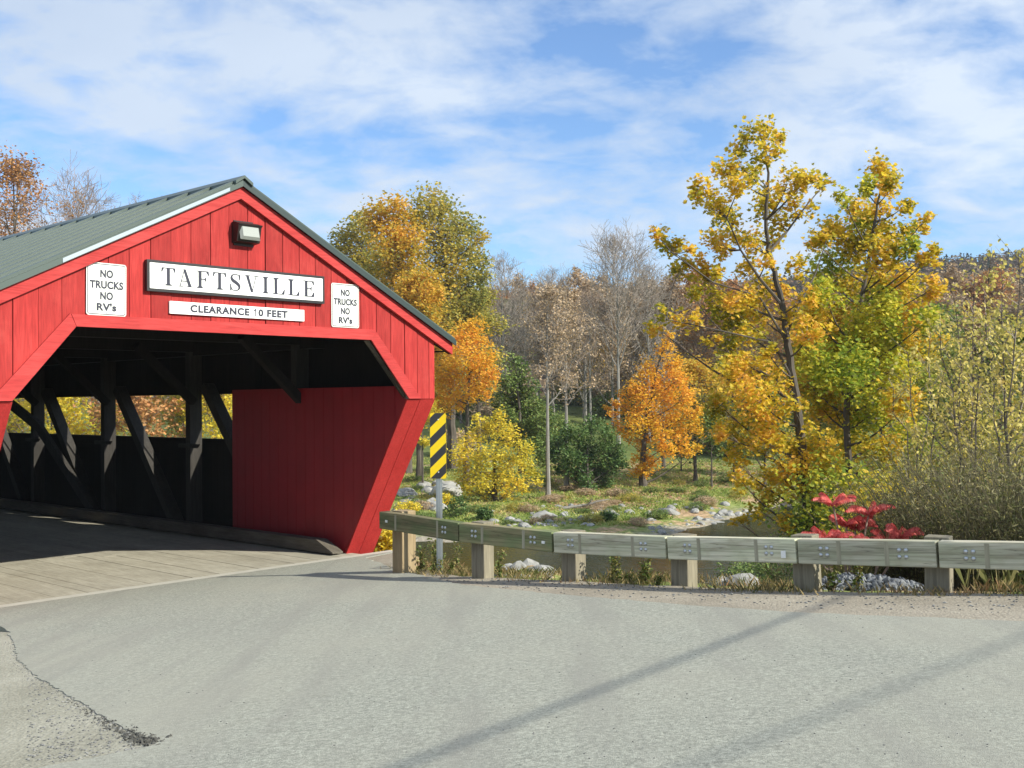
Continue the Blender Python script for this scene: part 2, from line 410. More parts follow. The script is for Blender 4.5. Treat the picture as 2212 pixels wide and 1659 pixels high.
def ground_mat():
    m, nt, out = new_mat("bank_ground")
    g = nt.nodes.new('ShaderNodeNewGeometry'); sp = nt.nodes.new('ShaderNodeSeparateXYZ'); nt.links.new(g.outputs['Position'], sp.inputs[0])
    n1 = noise(nt, .35, 5, .6); n2 = noise(nt, 3.5, 5, .65); n3 = noise(nt, .12, 3)
    green = ramp(nt, n2, [(.3, (.11, .15, .03)), (.7, (.29, .33, .10))])
    litter = ramp(nt, n2, [(.3, (.22, .14, .07)), (.7, (.52, .36, .22))])
    lawn = ramp(nt, n1, [(.3, (.07, .095, .025)), (.7, (.15, .18, .055))])
    sand = ramp(nt, n2, [(.3, (.17, .15, .115)), (.7, (.42, .37, .29))])
    forest = ramp(nt, n2, [(.3, (.05, .038, .025)), (.7, (.15, .10, .06))])
    c = mixc(nt, ramp(nt, math_(nt, 'ADD', math_(nt, 'MULTIPLY', n1, .7), math_(nt, 'MULTIPLY', n2, .3)), [(.50, (0, 0, 0)), (.57, (1, 1, 1))]), green, litter)
    def band(lo0, lo1, src):  # 0 below lo0, 1 above lo1
        mr = nt.nodes.new('ShaderNodeMapRange'); mr.inputs[1].default_value = lo0; mr.inputs[2].default_value = lo1; mr.clamp = True
        nt.links.new(src, mr.inputs[0]); return mr.outputs[0]
    y = sp.outputs[1]; z = math_(nt, 'ADD', sp.outputs[2], math_(nt, 'MULTIPLY', math_(nt, 'SUBTRACT', n1, .5), .5))
    c = mixc(nt, band(94, 100, y), c, lawn)
    c = mixc(nt, band(138, 150, y), c, forest)
    c = mixc(nt, band(-3.62, -3.76, z), c, sand)
    principled(nt, out, c, .95, bump=n2, bstr=.8, bdist=.15, spec=.15); return m
GROUND = ground_mat()
def water_mat():
    m, nt, out = new_mat("river_water")
    n = noise(nt, 1.1, 4, .6, stretch=(1, 2.2, 1)); n2 = noise(nt, 6, 3, .6, stretch=(1, 2.0, 1))
    c = ramp(nt, noise(nt, .15, 3), [(.35, (.012, .018, .008)), (.65, (.035, .030, .012))])
    pb_ = principled(nt, out, c, .08, bump=math_(nt, 'ADD', n, math_(nt, 'MULTIPLY', n2, .35)), bstr=.5, bdist=.06); pb_.inputs['IOR'].default_value = 1.33; pb_.inputs['Specular IOR Level'].default_value = 0.0; pb_.inputs['Roughness'].default_value = .9
    gl = nt.nodes.new('ShaderNodeBsdfGlossy'); gl.inputs['Roughness'].default_value = .07; gl.inputs['Color'].default_value = (.8, .85, .8, 1)
    bmp = next(q for q in nt.nodes if q.type == 'BUMP'); nt.links.new(bmp.outputs[0], gl.inputs['Normal'])
    mx = nt.nodes.new('ShaderNodeMixShader'); mx.inputs[0].default_value = .30
    nt.links.new(pb_.outputs[0], mx.inputs[1]); nt.links.new(gl.outputs[0], mx.inputs[2]); nt.links.new(mx.outputs[0], out.inputs[0]); return m
WATERM = water_mat()

L_GOLD = leaf_mat("golden_maple_leaves", [(.27, .28, .035), (.56, .46, .04), (.82, .58, .05), (.84, .50, .10)], .9, .9, .55, .8)
L_GREENGOLD = leaf_mat("green_gold_maple_leaves", [(.19, .28, .035), (.34, .40, .05), (.58, .55, .06), (.80, .66, .08)], .95, .55, .56, .8)
L_ORANGE = leaf_mat("orange_maple_leaves", [(.66, .46, .04), (.82, .52, .045), (.86, .48, .06), (.82, .38, .06)], .7, .35, .48, .7)
L_AMBER = leaf_mat("amber_leaves", [(.28, .27, .06), (.52, .40, .055), (.72, .46, .055), (.70, .37, .055)], 1.0, .25, .48, .8)
L_YELLOW = leaf_mat("yellow_leaves", [(.42, .42, .05), (.72, .60, .06), (.84, .68, .08), (.74, .50, .06)], .7, .5, .5, .8)
L_TAN = leaf_mat("tan_yellow_leaves", [(.30, .28, .07), (.54, .46, .11), (.76, .64, .20), (.54, .38, .10)], .7, .7, .45, .8)
L_OLIVE = leaf_mat("olive_leaves", [(.20, .23, .06), (.36, .34, .08), (.52, .43, .085), (.60, .43, .07)], .9, .3, .45, .8)
L_GREEN = leaf_mat("deep_green_leaves", [(.055, .11, .03), (.10, .175, .045), (.17, .24, .065)], .7, .6, .3, .8)
L_MIDGREEN = leaf_mat("mid_green_leaves", [(.09, .15, .035), (.17, .24, .06), (.28, .32, .09)], .7, .6, .3, .8)
L_BROWN = leaf_mat("dry_brown_leaves", [(.32, .23, .14), (.50, .37, .23), (.60, .44, .28)], .7, .3, .3, .8)
L_RUST = leaf_mat("rust_brown_leaves", [(.30, .18, .08), (.50, .26, .09), (.58, .26, .11)], .7, .3, .3, .8)
L_SUMAC = leaf_mat("red_sumac_leaves", [(.48, .06, .05), (.70, .13, .115), (.80, .27, .22)], .6, 2, .45, .8)
L_WEED = leaf_mat("brown_green_weeds", [(.08, .095, .025), (.15, .155, .05), (.23, .205, .08), (.32, .27, .13)], .8, 1.1, .3, .8)
L_DRYGRASS = leaf_mat("dry_roadside_grass", [(.09, .12, .03), (.24, .20, .08), (.40, .31, .15), (.36, .22, .12)], .8, 1.2, .3, .8)
L_GRASS = leaf_mat("bank_grass", [(.13, .20, .035), (.24, .32, .06), (.40, .42, .11), (.58, .48, .19)], .8, .3, .3, .8)
L_FAR = leaf_mat("far_forest", [(.09, .05, .03), (.14, .075, .04), (.10, .085, .035), (.17, .085, .038), (.08, .06, .04), (.16, .11, .04)], 1.2, .016, .15, .5)
L_CONIFER = leaf_mat("dark_conifers", [(.014, .028, .016), (.03, .05, .022)], .6, .05, .1, .8)

# ------------------------------------------------------------------ ground, river, road
def build_ground():
    xs = np.concatenate([np.arange(-260, -60, 8), np.arange(-60, -14, 1.2), np.arange(-14, 26, .42), np.arange(26, 70, 1.5), np.arange(70, 420, 9)])
    ys = np.concatenate([np.arange(-40, 4, 1.5), np.arange(4, 30, .42), np.arange(30, 90, .8), np.arange(90, 160, 2), np.arange(160, 720, 8)])
    X, Y = np.meshgrid(xs, ys); Z = height(X, Y)
    V = np.stack([X, Y, Z], -1).reshape(-1, 3); nx, ny = len(xs), len(ys)
    i = np.arange(ny-1)[:, None]*nx + np.arange(nx-1)[None]
    F = np.stack([i, i+1, i+nx+1, i+nx], -1).reshape(-1, 4)
    kind(link("ground", np_mesh("ground", [(V, F)]), GROUND, smooth=True), "structure")
    w = MB(); w.add([(-300, 5, WATER), (300, 5, WATER), (300, 120, WATER), (-300, 120, WATER)], [(0, 1, 2, 3)])
    kind(link("river", w.mesh("river"), WATERM), "structure")
build_ground()

def rag(P, step, amp, seed):
    """subdivide an open polyline and roughen it"""
    g = np.random.default_rng(seed); P = np.asarray(P, float); out = []
    for a, b in zip(P[:-1], P[1:]):
        n = max(1, int(np.linalg.norm(b-a)/step))
        for t in range(n): out.append(a + (b-a)*t/n + g.normal(size=2)*amp)
    out.append(P[-1]); return np.array(out)
def slab(name, poly, mat, lift, thick):
    """a flat laid surface following the sloping ground"""
    bm = bmesh.new(); vs = [bm.verts.new((x, y, float(road_z(x, y)) + lift)) for x, y in poly]
    f = bm.faces.new(vs); 
    if f.calc_area() and f.normal.z < 0: f.normal_flip()
    e = bmesh.ops.extrude_face_region(bm, geom=[f]); top = [q for q in e['geom'] if isinstance(q, bmesh.types.BMFace)]
    for q in e['geom']:
        if isinstance(q, bmesh.types.BMVert): pass
    bmesh.ops.translate(bm, verts=[v for v in f.verts], vec=(0, 0, -thick)) if False else None
    newv = [q for q in e['geom'] if isinstance(q, bmesh.types.BMVert)]
    for v in newv: v.co.z -= thick
    bmesh.ops.triangulate(bm, faces=bm.faces[:]); bmesh.ops.recalc_face_normals(bm, faces=bm.faces[:])
    me = bpy.data.meshes.new(name); bm.to_mesh(me); bm.free()
    return kind(link(name, me, mat), "structure")
def fr(u, v, z=0.0):
    p = BO + EU*u + EV*v; return np.array([p[0], p[1], z])
gp = lambda px, py: on_road(px, py)[:2]
right_edge = [fr(4.2, 1.05)[:2], gp(790, 1206), gp(860, 1232), gp(1000, 1265), gp(1200, 1285), gp(1500, 1310), gp(1720, 1325), gp(2212, 1345), (9, 6.6), (16, 2.0), (24, -6)]
left_a = [fr(-8.5, 1.05)[:2], fr(-6.4, .2)[:2], gp(0, 1350), gp(28, 1385)]
left_b = [gp(28, 1385), gp(38, 1425), gp(75, 1462), gp(140, 1500), gp(230, 1555), gp(300, 1590), gp(345, 1605)]
left_c = [gp(345, 1605), gp(320, 1616), gp(200, 1642), gp(100, 1660), (-4.5, 5.2), (-9, 3.0), (-30, -6)]
road_poly = np.concatenate([[(-30, -30), (24, -30)], rag(right_edge, .16, .018, 1)[::-1], rag(left_a, .2, .02, 2), rag(left_b, .05, .010, 3)[1:], rag(left_c, .12, .012, 4)[1:]])
slab("asphalt_road", road_poly, ASPH, 0.012, 0.10)
sh_out = [(24, -2.0), (12, 5.9), (7.5, 8.9), (5.9, 9.95), (4.3, 11.0), (3.05, 11.8), (1.85, 13.05), (.5, 14.5), (-.75, 15.8), (-1.9, 18.2), fr(3.75, .3)[:2], fr(4.3, 1.0)[:2]]
sh_in = [fr(3.0, .6)[:2], gp(850, 1262), gp(1000, 1290), gp(1500, 1345), gp(2212, 1400), (16, 1.0), (24, -6.5)]
slab("gravel_shoulder", np.concatenate([rag(sh_out, .3, .03, 5), rag(sh_in, .3, .01, 6)]), GRAVEL, -0.002, 0.08)
slab("gravel_corner", np.array([(-14, 17), fr(-9.8, 1.0)[:2], fr(-5.0, .9)[:2], gp(110, 1370), gp(420, 1600), gp(380, 1640), (-1.6, 5.6), (-9, 2.0), (-24, -5)]), GRAVEL2, 0.005, 0.05)

# concrete lip between the planks and the asphalt, and the abutment below it
m = MB(); m.box((0, 1.27, -.22), (8.9, .44, .45)); m.box((0, 2.6, -2.9), (8.6, 2.2, 4.9))
kind(link("concrete_abutment", m.mesh("abut"), CONC, loc=BO, rot=(0, 0, YAW)), "structure")
m = MB(); m.box((0, 56.8, -2.6), (9, 3, 4.6)); m.box((0, 29, -3.4), (8.5, 1.6, 5.4))
kind(link("bridge_pier", m.mesh("pier"), CONC, loc=BO, rot=(0, 0, YAW)), "structure")

# ------------------------------------------------------------------ covered bridge
SL, ZR, WO, WI, ZL, ZB, LC = 0.5046, 6.50, 4.29, 3.61, 4.05, 3.0, 2.71
BL = 57.0
bridge = thing("covered_bridge", "long red covered wooden bridge with green metal roof at the end of the road", "bridge", BO, YAW)
def bpart(name, mat, mb, parent=None, **kw): return mb.obj(name, mat, parent or bridge, **kw)
def bridge_build():
    g = random.Random(4)
    rake_low = lambda u: ZR - .10 - SL*abs(u) - .05       # siding runs up behind the rake board
    def open_top(u):                                       # upper edge of the doorway
        a = abs(u)
        if a <= LC: return ZL + .06
        if a <= WI: return ZL + .06 - (ZL - ZB)*(a-LC)/(WI-LC)
        return ZB
    # front siding: one board beside the other
    m = MB(); edges = [-4.29, -3.92, -3.582, -3.236, -2.902, -2.55, -2.215, -1.884, -1.542, -1.204, -.863, -.519, -.186, .164, .5, .838, 1.178, 1.51, 1.845, 2.18, 2.512, 2.862, 3.204, 3.536, 3.849, 4.144, 4.29]
    for a, b in zip(edges[:-1], edges[1:]):
        gap = g.choice([.007, .012, .018]); a2, b2 = a + gap/2, b - gap/2; dv = g.uniform(-.006, .006)
        pts = sorted({a2, b2} | {q for q in (-WI, -LC, 0, LC, WI) if a2 < q < b2})
        if any(abs(q-WI) < 1e-6 or abs(q+WI) < 1e-6 for q in pts): pass
        poly = [(u, open_top(u)) for u in pts] + [(u, rake_low(u)) for u in reversed(pts)]
        m.prism(poly, 1, .0 + dv, .03 + dv)
    bpart("front_siding", RED, m)
    m = MB(); m.prism([(-LC-.2, ZL+.02), (LC+.2, ZL+.02), (0, ZR-.4)], 1, .045, .05); m.prism([(LC+.1, ZL), (WI-.05, ZB+.15), (WO-.02, ZB+.05), (WO-.02, rake_low(WO)-.02), (LC+.1, rake_low(LC)-.02)], 1, .045, .05)
    m.prism([(-x, z) for x, z in [(LC+.1, ZL), (WI-.05, ZB+.15), (WO-.02, ZB+.05), (WO-.02, rake_low(WO)-.02), (LC+.1, rake_low(LC)-.02)]], 1, .045, .05)
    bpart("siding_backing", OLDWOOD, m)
    # rake boards under the roof edge
    for s in (-1, 1):
        m = MB(); e = 4.70
        m.prism([(0, ZR-.09), (s*e, ZR-.09-SL*e), (s*e, ZR-.09-.197-SL*e), (0, ZR-.09-.197)], 1, -.07, -.015); bpart("rake_board", RED_TRIM, m)
        m = MB(); m.prism([(s*4.30, ZR-.12-SL*4.3-.19), (s*4.68, ZR-.12-SL*4.68-.17), (s*4.68, ZR-.17-SL*4.68), (s*4.30, ZR-.14-SL*4.3)], 1, -.015, .03)
        m.box((s*4.50, BL/2, ZR-.30-SL*4.55), (.38, BL-.2, .02)); bpart("eave_soffit", OLDWOOD, m)
    # trim round the doorway
    m = MB(); w = .185
    m.prism([(-LC-.075, ZL+w-.01), (LC+.10, ZL+w), (LC, ZL), (-LC, ZL)], 1, -.045, -.007)
    bpart("lintel_board", RED_TRIM, m, bevel=.004)
    for s in (-1, 1):
        m = MB(); hh = .24
        m.prism([(s*LC, ZL), (s*(LC+.085), ZL+w), (s*(WI+.30), ZB), (s*WI, ZB)], 1, -.040, -.008); bpart("corner_board", RED_TRIM, m, bevel=.004)
        m = MB(); m.prism([(s*(LC+.03), ZL-.0), (s*(WI+.02), ZB+.02), (s*(WI-.00), ZB-.0), (s*WI, ZB+.13), (s*(LC-.035), ZL-.01)], 1, .06, .13)
        m.prism([(s*(WI-.015), ZB), (s*(WI+.03), ZB), (s*(WI+.03), ZB+.13), (s*(WI-.015), ZB+.13)], 1, -.02, .05); bpart("doorway_batten", GREYBEAM, m)
    # wing walls: inner panel, slanting sunlit end face
    for s in (-1, 1):
        v0, v1 = 0.02, 1.82
        f = lambda z: v1 + (v0 - v1)*(z/ZB)
        m = MB()
        m.prism([(f(-.6), -.6), (5.70, -.6), (5.70, 3.24), (.10, 3.24), (.10, ZB), (f(ZB), ZB)], 0, s*(WI), s*(WI+.04))
        bpart("inner_panel", RED_SHADED, m)
        # battens of the panel are tiny grooves: thin vertical boards laid on it
        m = MB(); x = .35; k = 0
        while x < 5.67:
            b = min(5.695, x + .30); z0a = 0.02 if x > v1+.02 else ZB*(v1-x)/(v1-v0); z0b = 0.02 if b > v1+.02 else ZB*(v1-b)/(v1-v0)
            m.prism([(x+.003, z0a+.02), (b-.003, z0b+.02), (b-.003, 3.235), (x+.003, 3.235)], 0, s*(WI-.018), s*(WI-.002)); x = b + .004
        bpart("panel_boards", RED_SHADED, m)
        for a, b in ((WI-.02, WI+.30), (WI+.312, WO)):
            m = MB(); z0 = -.6
            m.prism([(f(z0)-.03, z0), (f(ZB-.01)-.03, ZB-.01), (f(ZB-.01)+.01, ZB-.01), (f(z0)+.01, z0)], 0, s*a, s*b); bpart("end_board", RED_TRIM_V, m)
        m = MB(); m.prism([(f(-1.0)+.02, -1.0), (5.6, -1.0), (5.6, 4.2), (.07, 4.2), (.07, ZB), (f(ZB)+.02, ZB)], 0, s*(WO-.03), s*(WO-.002)); bpart("outer_panel", RED, m)
        m = MB(); m.box((s*(WO-.05), 2.90, 3.7), (.02, 5.5, 1.1)); bpart("wall_lining", OLDWOOD, m)
    # long outer siding with the open strip
    for s in (-1, 1):
        m = MB(); x = 5.45
        while x < BL:
            b = min(BL, x + .25); m.box((s*4.20, (x+b)/2, .555), (.03, b-x-.004, 3.13)); m.box((s*4.20, (x+b)/2, 3.72), (.03, b-x-.004, 1.12)); x = b
        bpart("side_siding", OLDWOOD, m)
        m = MB(); m.box((s*4.16, 31.3, 2.105), (.10, 51.3, .05)); m.box((s*4.16, 31.3, 3.185), (.10, 51.3, .05))
        for v in (8.45, 12.55, 16.6, 20.7, 24.8, 28.9): m.box((s*4.17, v, 2.6), (.03, .05, 1.15))
        bpart("window_rail", OLDWOOD, m)
    # truss: posts, doubled braces, tie beams, knee braces
    posts = [3.55, 7.62, 11.68, 15.75, 19.8, 23.9, 28, 32, 36.1, 40.2, 44.2, 48.3, 52.4]
    for v in posts:
        for s in (-1, 1):
            m = MB(); m.box((s*3.82, v, 2.1), (.32, .19, 4.3)); p = bpart("truss_post", OLDBEAM, m, bevel=.008)
            m = MB(); m.prism([(v-.55, 2.02), (v+.32, 2.02), (v+.32, 1.93), (v-.45, 1.93)], 0, s*3.60, s*3.648); bpart("ledge", OLDBEAM, m, p)
            if 5.6 < v < 45:
                m = MB(); m.bar((s*3.83, v-.55, 3.35), (s*3.83, v-3.3, .12), .28, .21); bpart("truss_brace", OLDBEAM, m, bevel=.008)
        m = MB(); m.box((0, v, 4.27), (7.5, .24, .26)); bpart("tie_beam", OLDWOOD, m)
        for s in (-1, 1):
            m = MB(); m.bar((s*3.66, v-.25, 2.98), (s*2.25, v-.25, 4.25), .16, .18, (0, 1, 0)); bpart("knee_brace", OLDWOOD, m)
    for s in (-1, 1):      # the laminated arch along each truss
        m = MB(); n = 26; P = []
        for i in range(n+1):
            t = i/n; v = 2.2 + t*26; P.append((v, -.3 + 4.9*(1-(1-t)**2)))
        for (va, za), (vb, zb) in zip(P[:-1], P[1:]): pass
        for (va, za), (vb, zb) in (((11.9, .16), (15.1, 2.35)), ((15.1, 2.35), (19.5, 3.9))):
            m.bar((s*3.56, va, za), (s*3.56, vb, zb), .12, .26)
        bpart("arch_timber", OLDBEAM, m)
        m = MB(); m.prism([(1.75, 0.03), (1.75, .06), (2.25, .27), (BL, .27), (BL, .03)], 0, s*3.22, s*3.48)
        bpart("curb_timber", GREYBEAM, m, bevel=.01)
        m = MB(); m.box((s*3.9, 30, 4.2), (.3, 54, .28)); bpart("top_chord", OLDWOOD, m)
    # deck planks lengthwise
    m = MB(); u = -3.6
    while u < 3.58:
        wd = .262; v = 1.50
        while v < BL:
            L = g.uniform(3.2, 5.6); e = min(BL, v + L); m.box((u+wd/2, (v+e)/2, -.045 + g.uniform(-.003, .003)), (wd - .005, e-v-.006, .09)); v = e
        u += wd
    bpart("deck", DECKW, m)
    m = MB(); m.box((0, BL/2+1, -.16), (7.9, BL-3, .12)); bpart("deck_joists", OLDWOOD, m)
    # roof
    for s in (-1, 1):
        m = MB(); e = 4.75
        m.prism([(0, ZR-.03), (s*e, ZR-.03-SL*e), (s*e, ZR-.012-SL*e), (0, ZR-.012)], 1, -.105, BL)
        v = -.04
        while v < BL - .1:
            m.prism([(s*.05, ZR-.012-SL*.05), (s*e, ZR-.012-SL*e), (s*e, ZR+.05-SL*e), (s*.05, ZR+.05-SL*.05)], 1, v-.055, v+.055); 
            v += .66
        bpart("roof_panel", ROOF_G, m)
        m = MB(); m.prism([(s*.0, ZR-.035), (s*4.7, ZR-.035-SL*4.7), (s*4.7, ZR-.085-SL*4.7), (0, ZR-.085)], 1, -.06, BL); bpart("roof_boards", OLDWOOD, m)
        m = MB(); m.prism([(s*.0, ZR+.000), (s*e, ZR+.000-SL*e), (s*e, ZR-.095-SL*e), (0, ZR-.095)], 1, -.130, -.107)
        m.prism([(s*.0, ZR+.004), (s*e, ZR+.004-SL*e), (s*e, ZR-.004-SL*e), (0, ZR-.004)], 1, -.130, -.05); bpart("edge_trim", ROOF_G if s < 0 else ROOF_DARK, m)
        if s < 0:
            m = MB(); m.prism([(-.25, ZR-.025-SL*.25), (-2.95, ZR-.025-SL*2.95), (-2.95, ZR-.088-SL*2.95), (-.25, ZR-.080-SL*.25)], 1, -.136, -.132); bpart("bright_edge_flashing", ROOF_TRIM, m)
    m = MB(); c = .16
    m.prism([(-c, ZR+.055-SL*c), (0, ZR+.075), (c, ZR+.055-SL*c), (c, ZR-.0-SL*c), (0, ZR+.03), (-c, ZR-.0-SL*c)], 1, -.17, BL)
    bpart("ridge_cap", ROOF_G, m)
    m = MB(); m.prism([(-WO, 4.05), (WO, 4.05), (0, ZR-.2)], 1, BL-.1, BL); bpart("far_gable", RED, m)
bridge_build()

# ------------------------------------------------------------------ writing
def text_mesh(body, size, name, bold=0.0, spacing=1.0):
    cu = bpy.data.curves.new(name, 'FONT'); cu.body = body; cu.size = size; cu.align_x = 'CENTER'; cu.align_y = 'CENTER'
    cu.offset = bold; cu.space_character = spacing; cu.extrude = .0008
    o = bpy.data.objects.new(name, cu); C.objects.link(o)
    dg = bpy.context.evaluated_depsgraph_get(); me = bpy.data.meshes.new_from_object(o.evaluated_get(dg)); me.name = name
    bpy.data.objects.remove(o); me.materials.clear(); return me
def fit_text(me, w, h):
    co = np.empty(len(me.vertices)*3); me.vertices.foreach_get("co", co); co = co.reshape(-1, 3)
    lo, hi = co.min(0), co.max(0); c = (lo+hi)/2; co = co - [c[0], c[1], 0]
    co[:, 0] *= w/(hi[0]-lo[0]); co[:, 1] *= h/(hi[1]-lo[1]); co = np.stack([co[:, 0], -co[:, 2], co[:, 1]], 1)
    me.vertices.foreach_set("co", co.ravel()); me.update(); return me
def round_rect(w, h, r, n=5):
    P = []
    for cx, cz, a0 in ((w/2-r, h/2-r, 0), (-w/2+r, h/2-r, 90), (-w/2+r, -h/2+r, 180), (w/2-r, -h/2+r, 270)):
        for i in range(n+1):
            a = math.radians(a0 + 90*i/n); P.append((cx + r*math.cos(a), cz + r*math.sin(a)))
    return P
def ring(m, w, h, r, t, y0, y1):
    A, B = round_rect(w, h, r), round_rect(w-2*t, h-2*t, max(r-t, .004)); n = len(A)
    V = [(x, y, z) for y in (y0, y1) for P in (A, B) for x, z in P]
    F = []
    for i in range(n):
        j = (i+1) % n; F += [(i, j, n+j, n+i), (2*n+i, 3*n+i, 3*n+j, 2*n+j), (i, 2*n+i, 2*n+j, j), (n+i, n+j, 3*n+j, 3*n+i)]
    m.add(V, F)

def serif(word, spans, z0, H):
    """roman capitals with thick and thin strokes; u spans given per letter"""
    m = MB(); th, tn, sf = .052, .013, .011; k = [0]
    def poly(pts):
        k[0] += 1; m.prism(pts, 1, -.004 - .0002*(k[0] % 9), 0)
    def rect(a, b, c, d): poly([(a, c), (b, c), (b, d), (a, d)])
    for ch, (a, b) in zip(word, spans):
        w = b-a; c = (a+b)/2; z1 = z0+H
        def foot(x, wd=.062, z=z0, up=1):
            rect(x-wd, x+wd, z, z+sf*up) if up > 0 else rect(x-wd, x+wd, z-sf, z)
            poly([(x-th*.5-.02, z+sf*up), (x+th*.5+.02, z+sf*up), (x+th*.5, z+sf*up+.02*up), (x-th*.5, z+sf*up+.02*up)])
        if ch == 'T':
            rect(c-th/2, c+th/2, z0+sf, z1-tn); foot(c); rect(a, b, z1-tn, z1)
            poly([(a-.004, z1-.068), (a+.010, z1-.066), (a+.036, z1-tn), (a+.002, z1-tn)]); poly([(b+.004, z1-.068), (b-.002, z1-tn), (b-.036, z1-tn), (b-.010, z1-.066)])
        elif ch == 'I':
            rect(c-th/2, c+th/2, z0+sf, z1-sf); foot(c, .058); foot(c, .058, z1, -1)
        elif ch in 'LEF':
            s = a + .062; rect(s-th/2, s+th/2, z0+sf, z1-sf); foot(s, .060) if ch == 'F' else rect(a, b, z0, z0+sf+.002)
            if ch == 'L':
                foot(s, .060, z1, -1); poly([(b+.008, z0+.085), (b-.003, z0+.085), (b-.055, z0+sf), (b, z0+sf)])
            else:
                rect(a, b-.004, z1-tn, z1); poly([(b+.004, z1-.072), (b-.004, z1-tn), (b-.045, z1-tn), (b-.006, z1-.072)])
                mz = z0 + H*.52; e = b - .055; rect(s+th/2, e, mz-tn/2, mz+tn/2)
                poly([(e+.004, mz-.045), (e+.008, mz+.045), (e-.022, mz+tn/2), (e-.022, mz-tn/2)])
                if ch == 'E': poly([(b+.008, z0+.085), (b-.003, z0+.085), (b-.055, z0+sf), (b, z0+sf)])
        elif ch in 'AV':
            up = ch == 'A'; zz = (lambda q: q) if up else (lambda q: z0+z1-q)
            ap = c + (-.012 if up else .012); L, R = a+.048, b-.055
            if not up: L, R = a+.055, b-.048
            thL, thR = (tn, th) if up else (th, tn)
            poly([(L-thL/2, zz(z0+sf)), (L+thL/2, zz(z0+sf)), (ap+thL*.35, zz(z1)), (ap-thL*.45, zz(z1))])
            poly([(R-thR/2, zz(z0+sf)), (R+thR/2, zz(z0+sf)), (ap+thR*.40, zz(z1)), (ap-thR*.40, zz(z1))])
            for x in (L, R): rect(x-.052, x+.052, min(zz(z0), zz(z0+sf)), max(zz(z0), zz(z0+sf)))
            if up: rect(L+.028, R-.035, z0+H*.30, z0+H*.30+tn)
        elif ch == 'S':
            P = [(.93, .74), (.88, .88), (.72, .965), (.50, .99), (.27, .955), (.13, .85), (.13, .72), (.26, .61), (.50, .52), (.74, .42), (.89, .29), (.87, .15), (.72, .045), (.48, .01), (.25, .04), (.10, .13), (.05, .28)]
            Wd = [.012, .012, .012, .013, .018, .032, .045, .052, .054, .052, .044, .032, .018, .013, .012, .012, .012]
            # smooth
            t = np.linspace(0, len(P)-1, 60); pu = np.interp(t, range(len(P)), [a + q[0]*w for q in P]); pz = np.interp(t, range(len(P)), [z0 + q[1]*H for q in P]); wd = np.interp(t, range(len(P)), Wd)
            ker = np.array([1, 2, 3, 2, 1])/9
            pu[2:-2] = np.convolve(pu, ker, 'valid'); pz[2:-2] = np.convolve(pz, ker, 'valid')
            du, dz = np.gradient(pu), np.gradient(pz); l = np.hypot(du, dz); nu, nz = -dz/l, du/l
            V = []; 
            for y in (-.0044, 0):
                V += [(pu[i]+nu[i]*wd[i]/2, y, pz[i]+nz[i]*wd[i]/2) for i in range(60)] + [(pu[i]-nu[i]*wd[i]/2, y, pz[i]-nz[i]*wd[i]/2) for i in range(60)]
            F = [(i, i+1, 61+i, 60+i) for i in range(59)] + [(120+i, 180+i, 181+i, 121+i) for i in range(59)]
            m.add(V, F)
            poly([(b-.008, z1-.005), (b-.008, z1-.10), (b-.02, z1-.10), (b-.035, z1-.03), (b-.02, z1-.005)]); poly([(a, z0+.0), (a, z0+.11), (a+.012, z0+.11), (a+.03, z0+.035), (a+.014, z0)])
    return m
def in_bridge(o, u, v, z):
    o.location = tuple(fr(u, v, z)); o.rotation_euler = (0, 0, YAW); return o
# village name board
t = in_bridge(thing("name_sign", "long white sign board lettered TAFTSVILLE in a black frame on the red gable", "sign"), 0.0, -.012, 4.862)
m = MB(); m.box((0, -.028, 0), (3.27, .056, .455)); ring(m, 3.29, .47, .01, .035, -.065, -.0)
link("frame", m.mesh("frame"), BLACK, t)
m = MB(); m.prism(round_rect(3.205, .385, .012), 1, -.070, -.056); link("board", m.mesh("board"), WHITE, t)
sp = [(-1.413, -1.186), (-1.152, -.881), (-.822, -.605), (-.531, -.297), (-.223, -.03), (.042, .308), (.382, .503), (.582, .812), (.884, 1.11), (1.193, 1.416)]
m = serif("TAFTSVILLE", sp, -.134, .268)
link("lettering", m.mesh("lettering"), INK, t, loc=(0, -.0705, .0))
m = MB()
for x in (-1.5, .0, 1.5):
    for z in (-.15, .15): m.box((x, -.071, z), (.018, .004, .018))
link("screw_heads", m.mesh("screw_heads"), SHEET, t)
# clearance board
t = in_bridge(thing("clearance_sign", "narrow white board reading CLEARANCE 10 FEET below the long name sign", "sign"), -.003, -.010, 4.408)
m = MB(); m.prism(round_rect(2.50, .19, .008), 1, -.028, 0); link("board", m.mesh("board"), WHITE, t)
for txt, uc, w in (("CLEARANCE", -.368, 1.065), ("0", .383, .094), ("FEET", .707, .407)):
    link("lettering", fit_text(text_mesh(txt, .15, "clearance_letters", .0068, 1.12), w, .118), INK, t, loc=(uc, -.0295, 0))
m = MB(); m.prism([(-.006, -.059), (.014, -.059), (.014, .059), (-.002, .059), (-.034, .036), (-.034, .016), (-.006, .034)], 1, -.001, .001); link("lettering", m.mesh("figure_one"), INK, t, loc=(.282, -.0295, 0))
m = MB()
for x in (-1.17, -1.12, 1.12, 1.17):
    for z in (-.06, .06): m.box((x, -.029, z), (.012, .003, .012))
link("screw_heads", m.mesh("screw_heads"), STEEL, t)
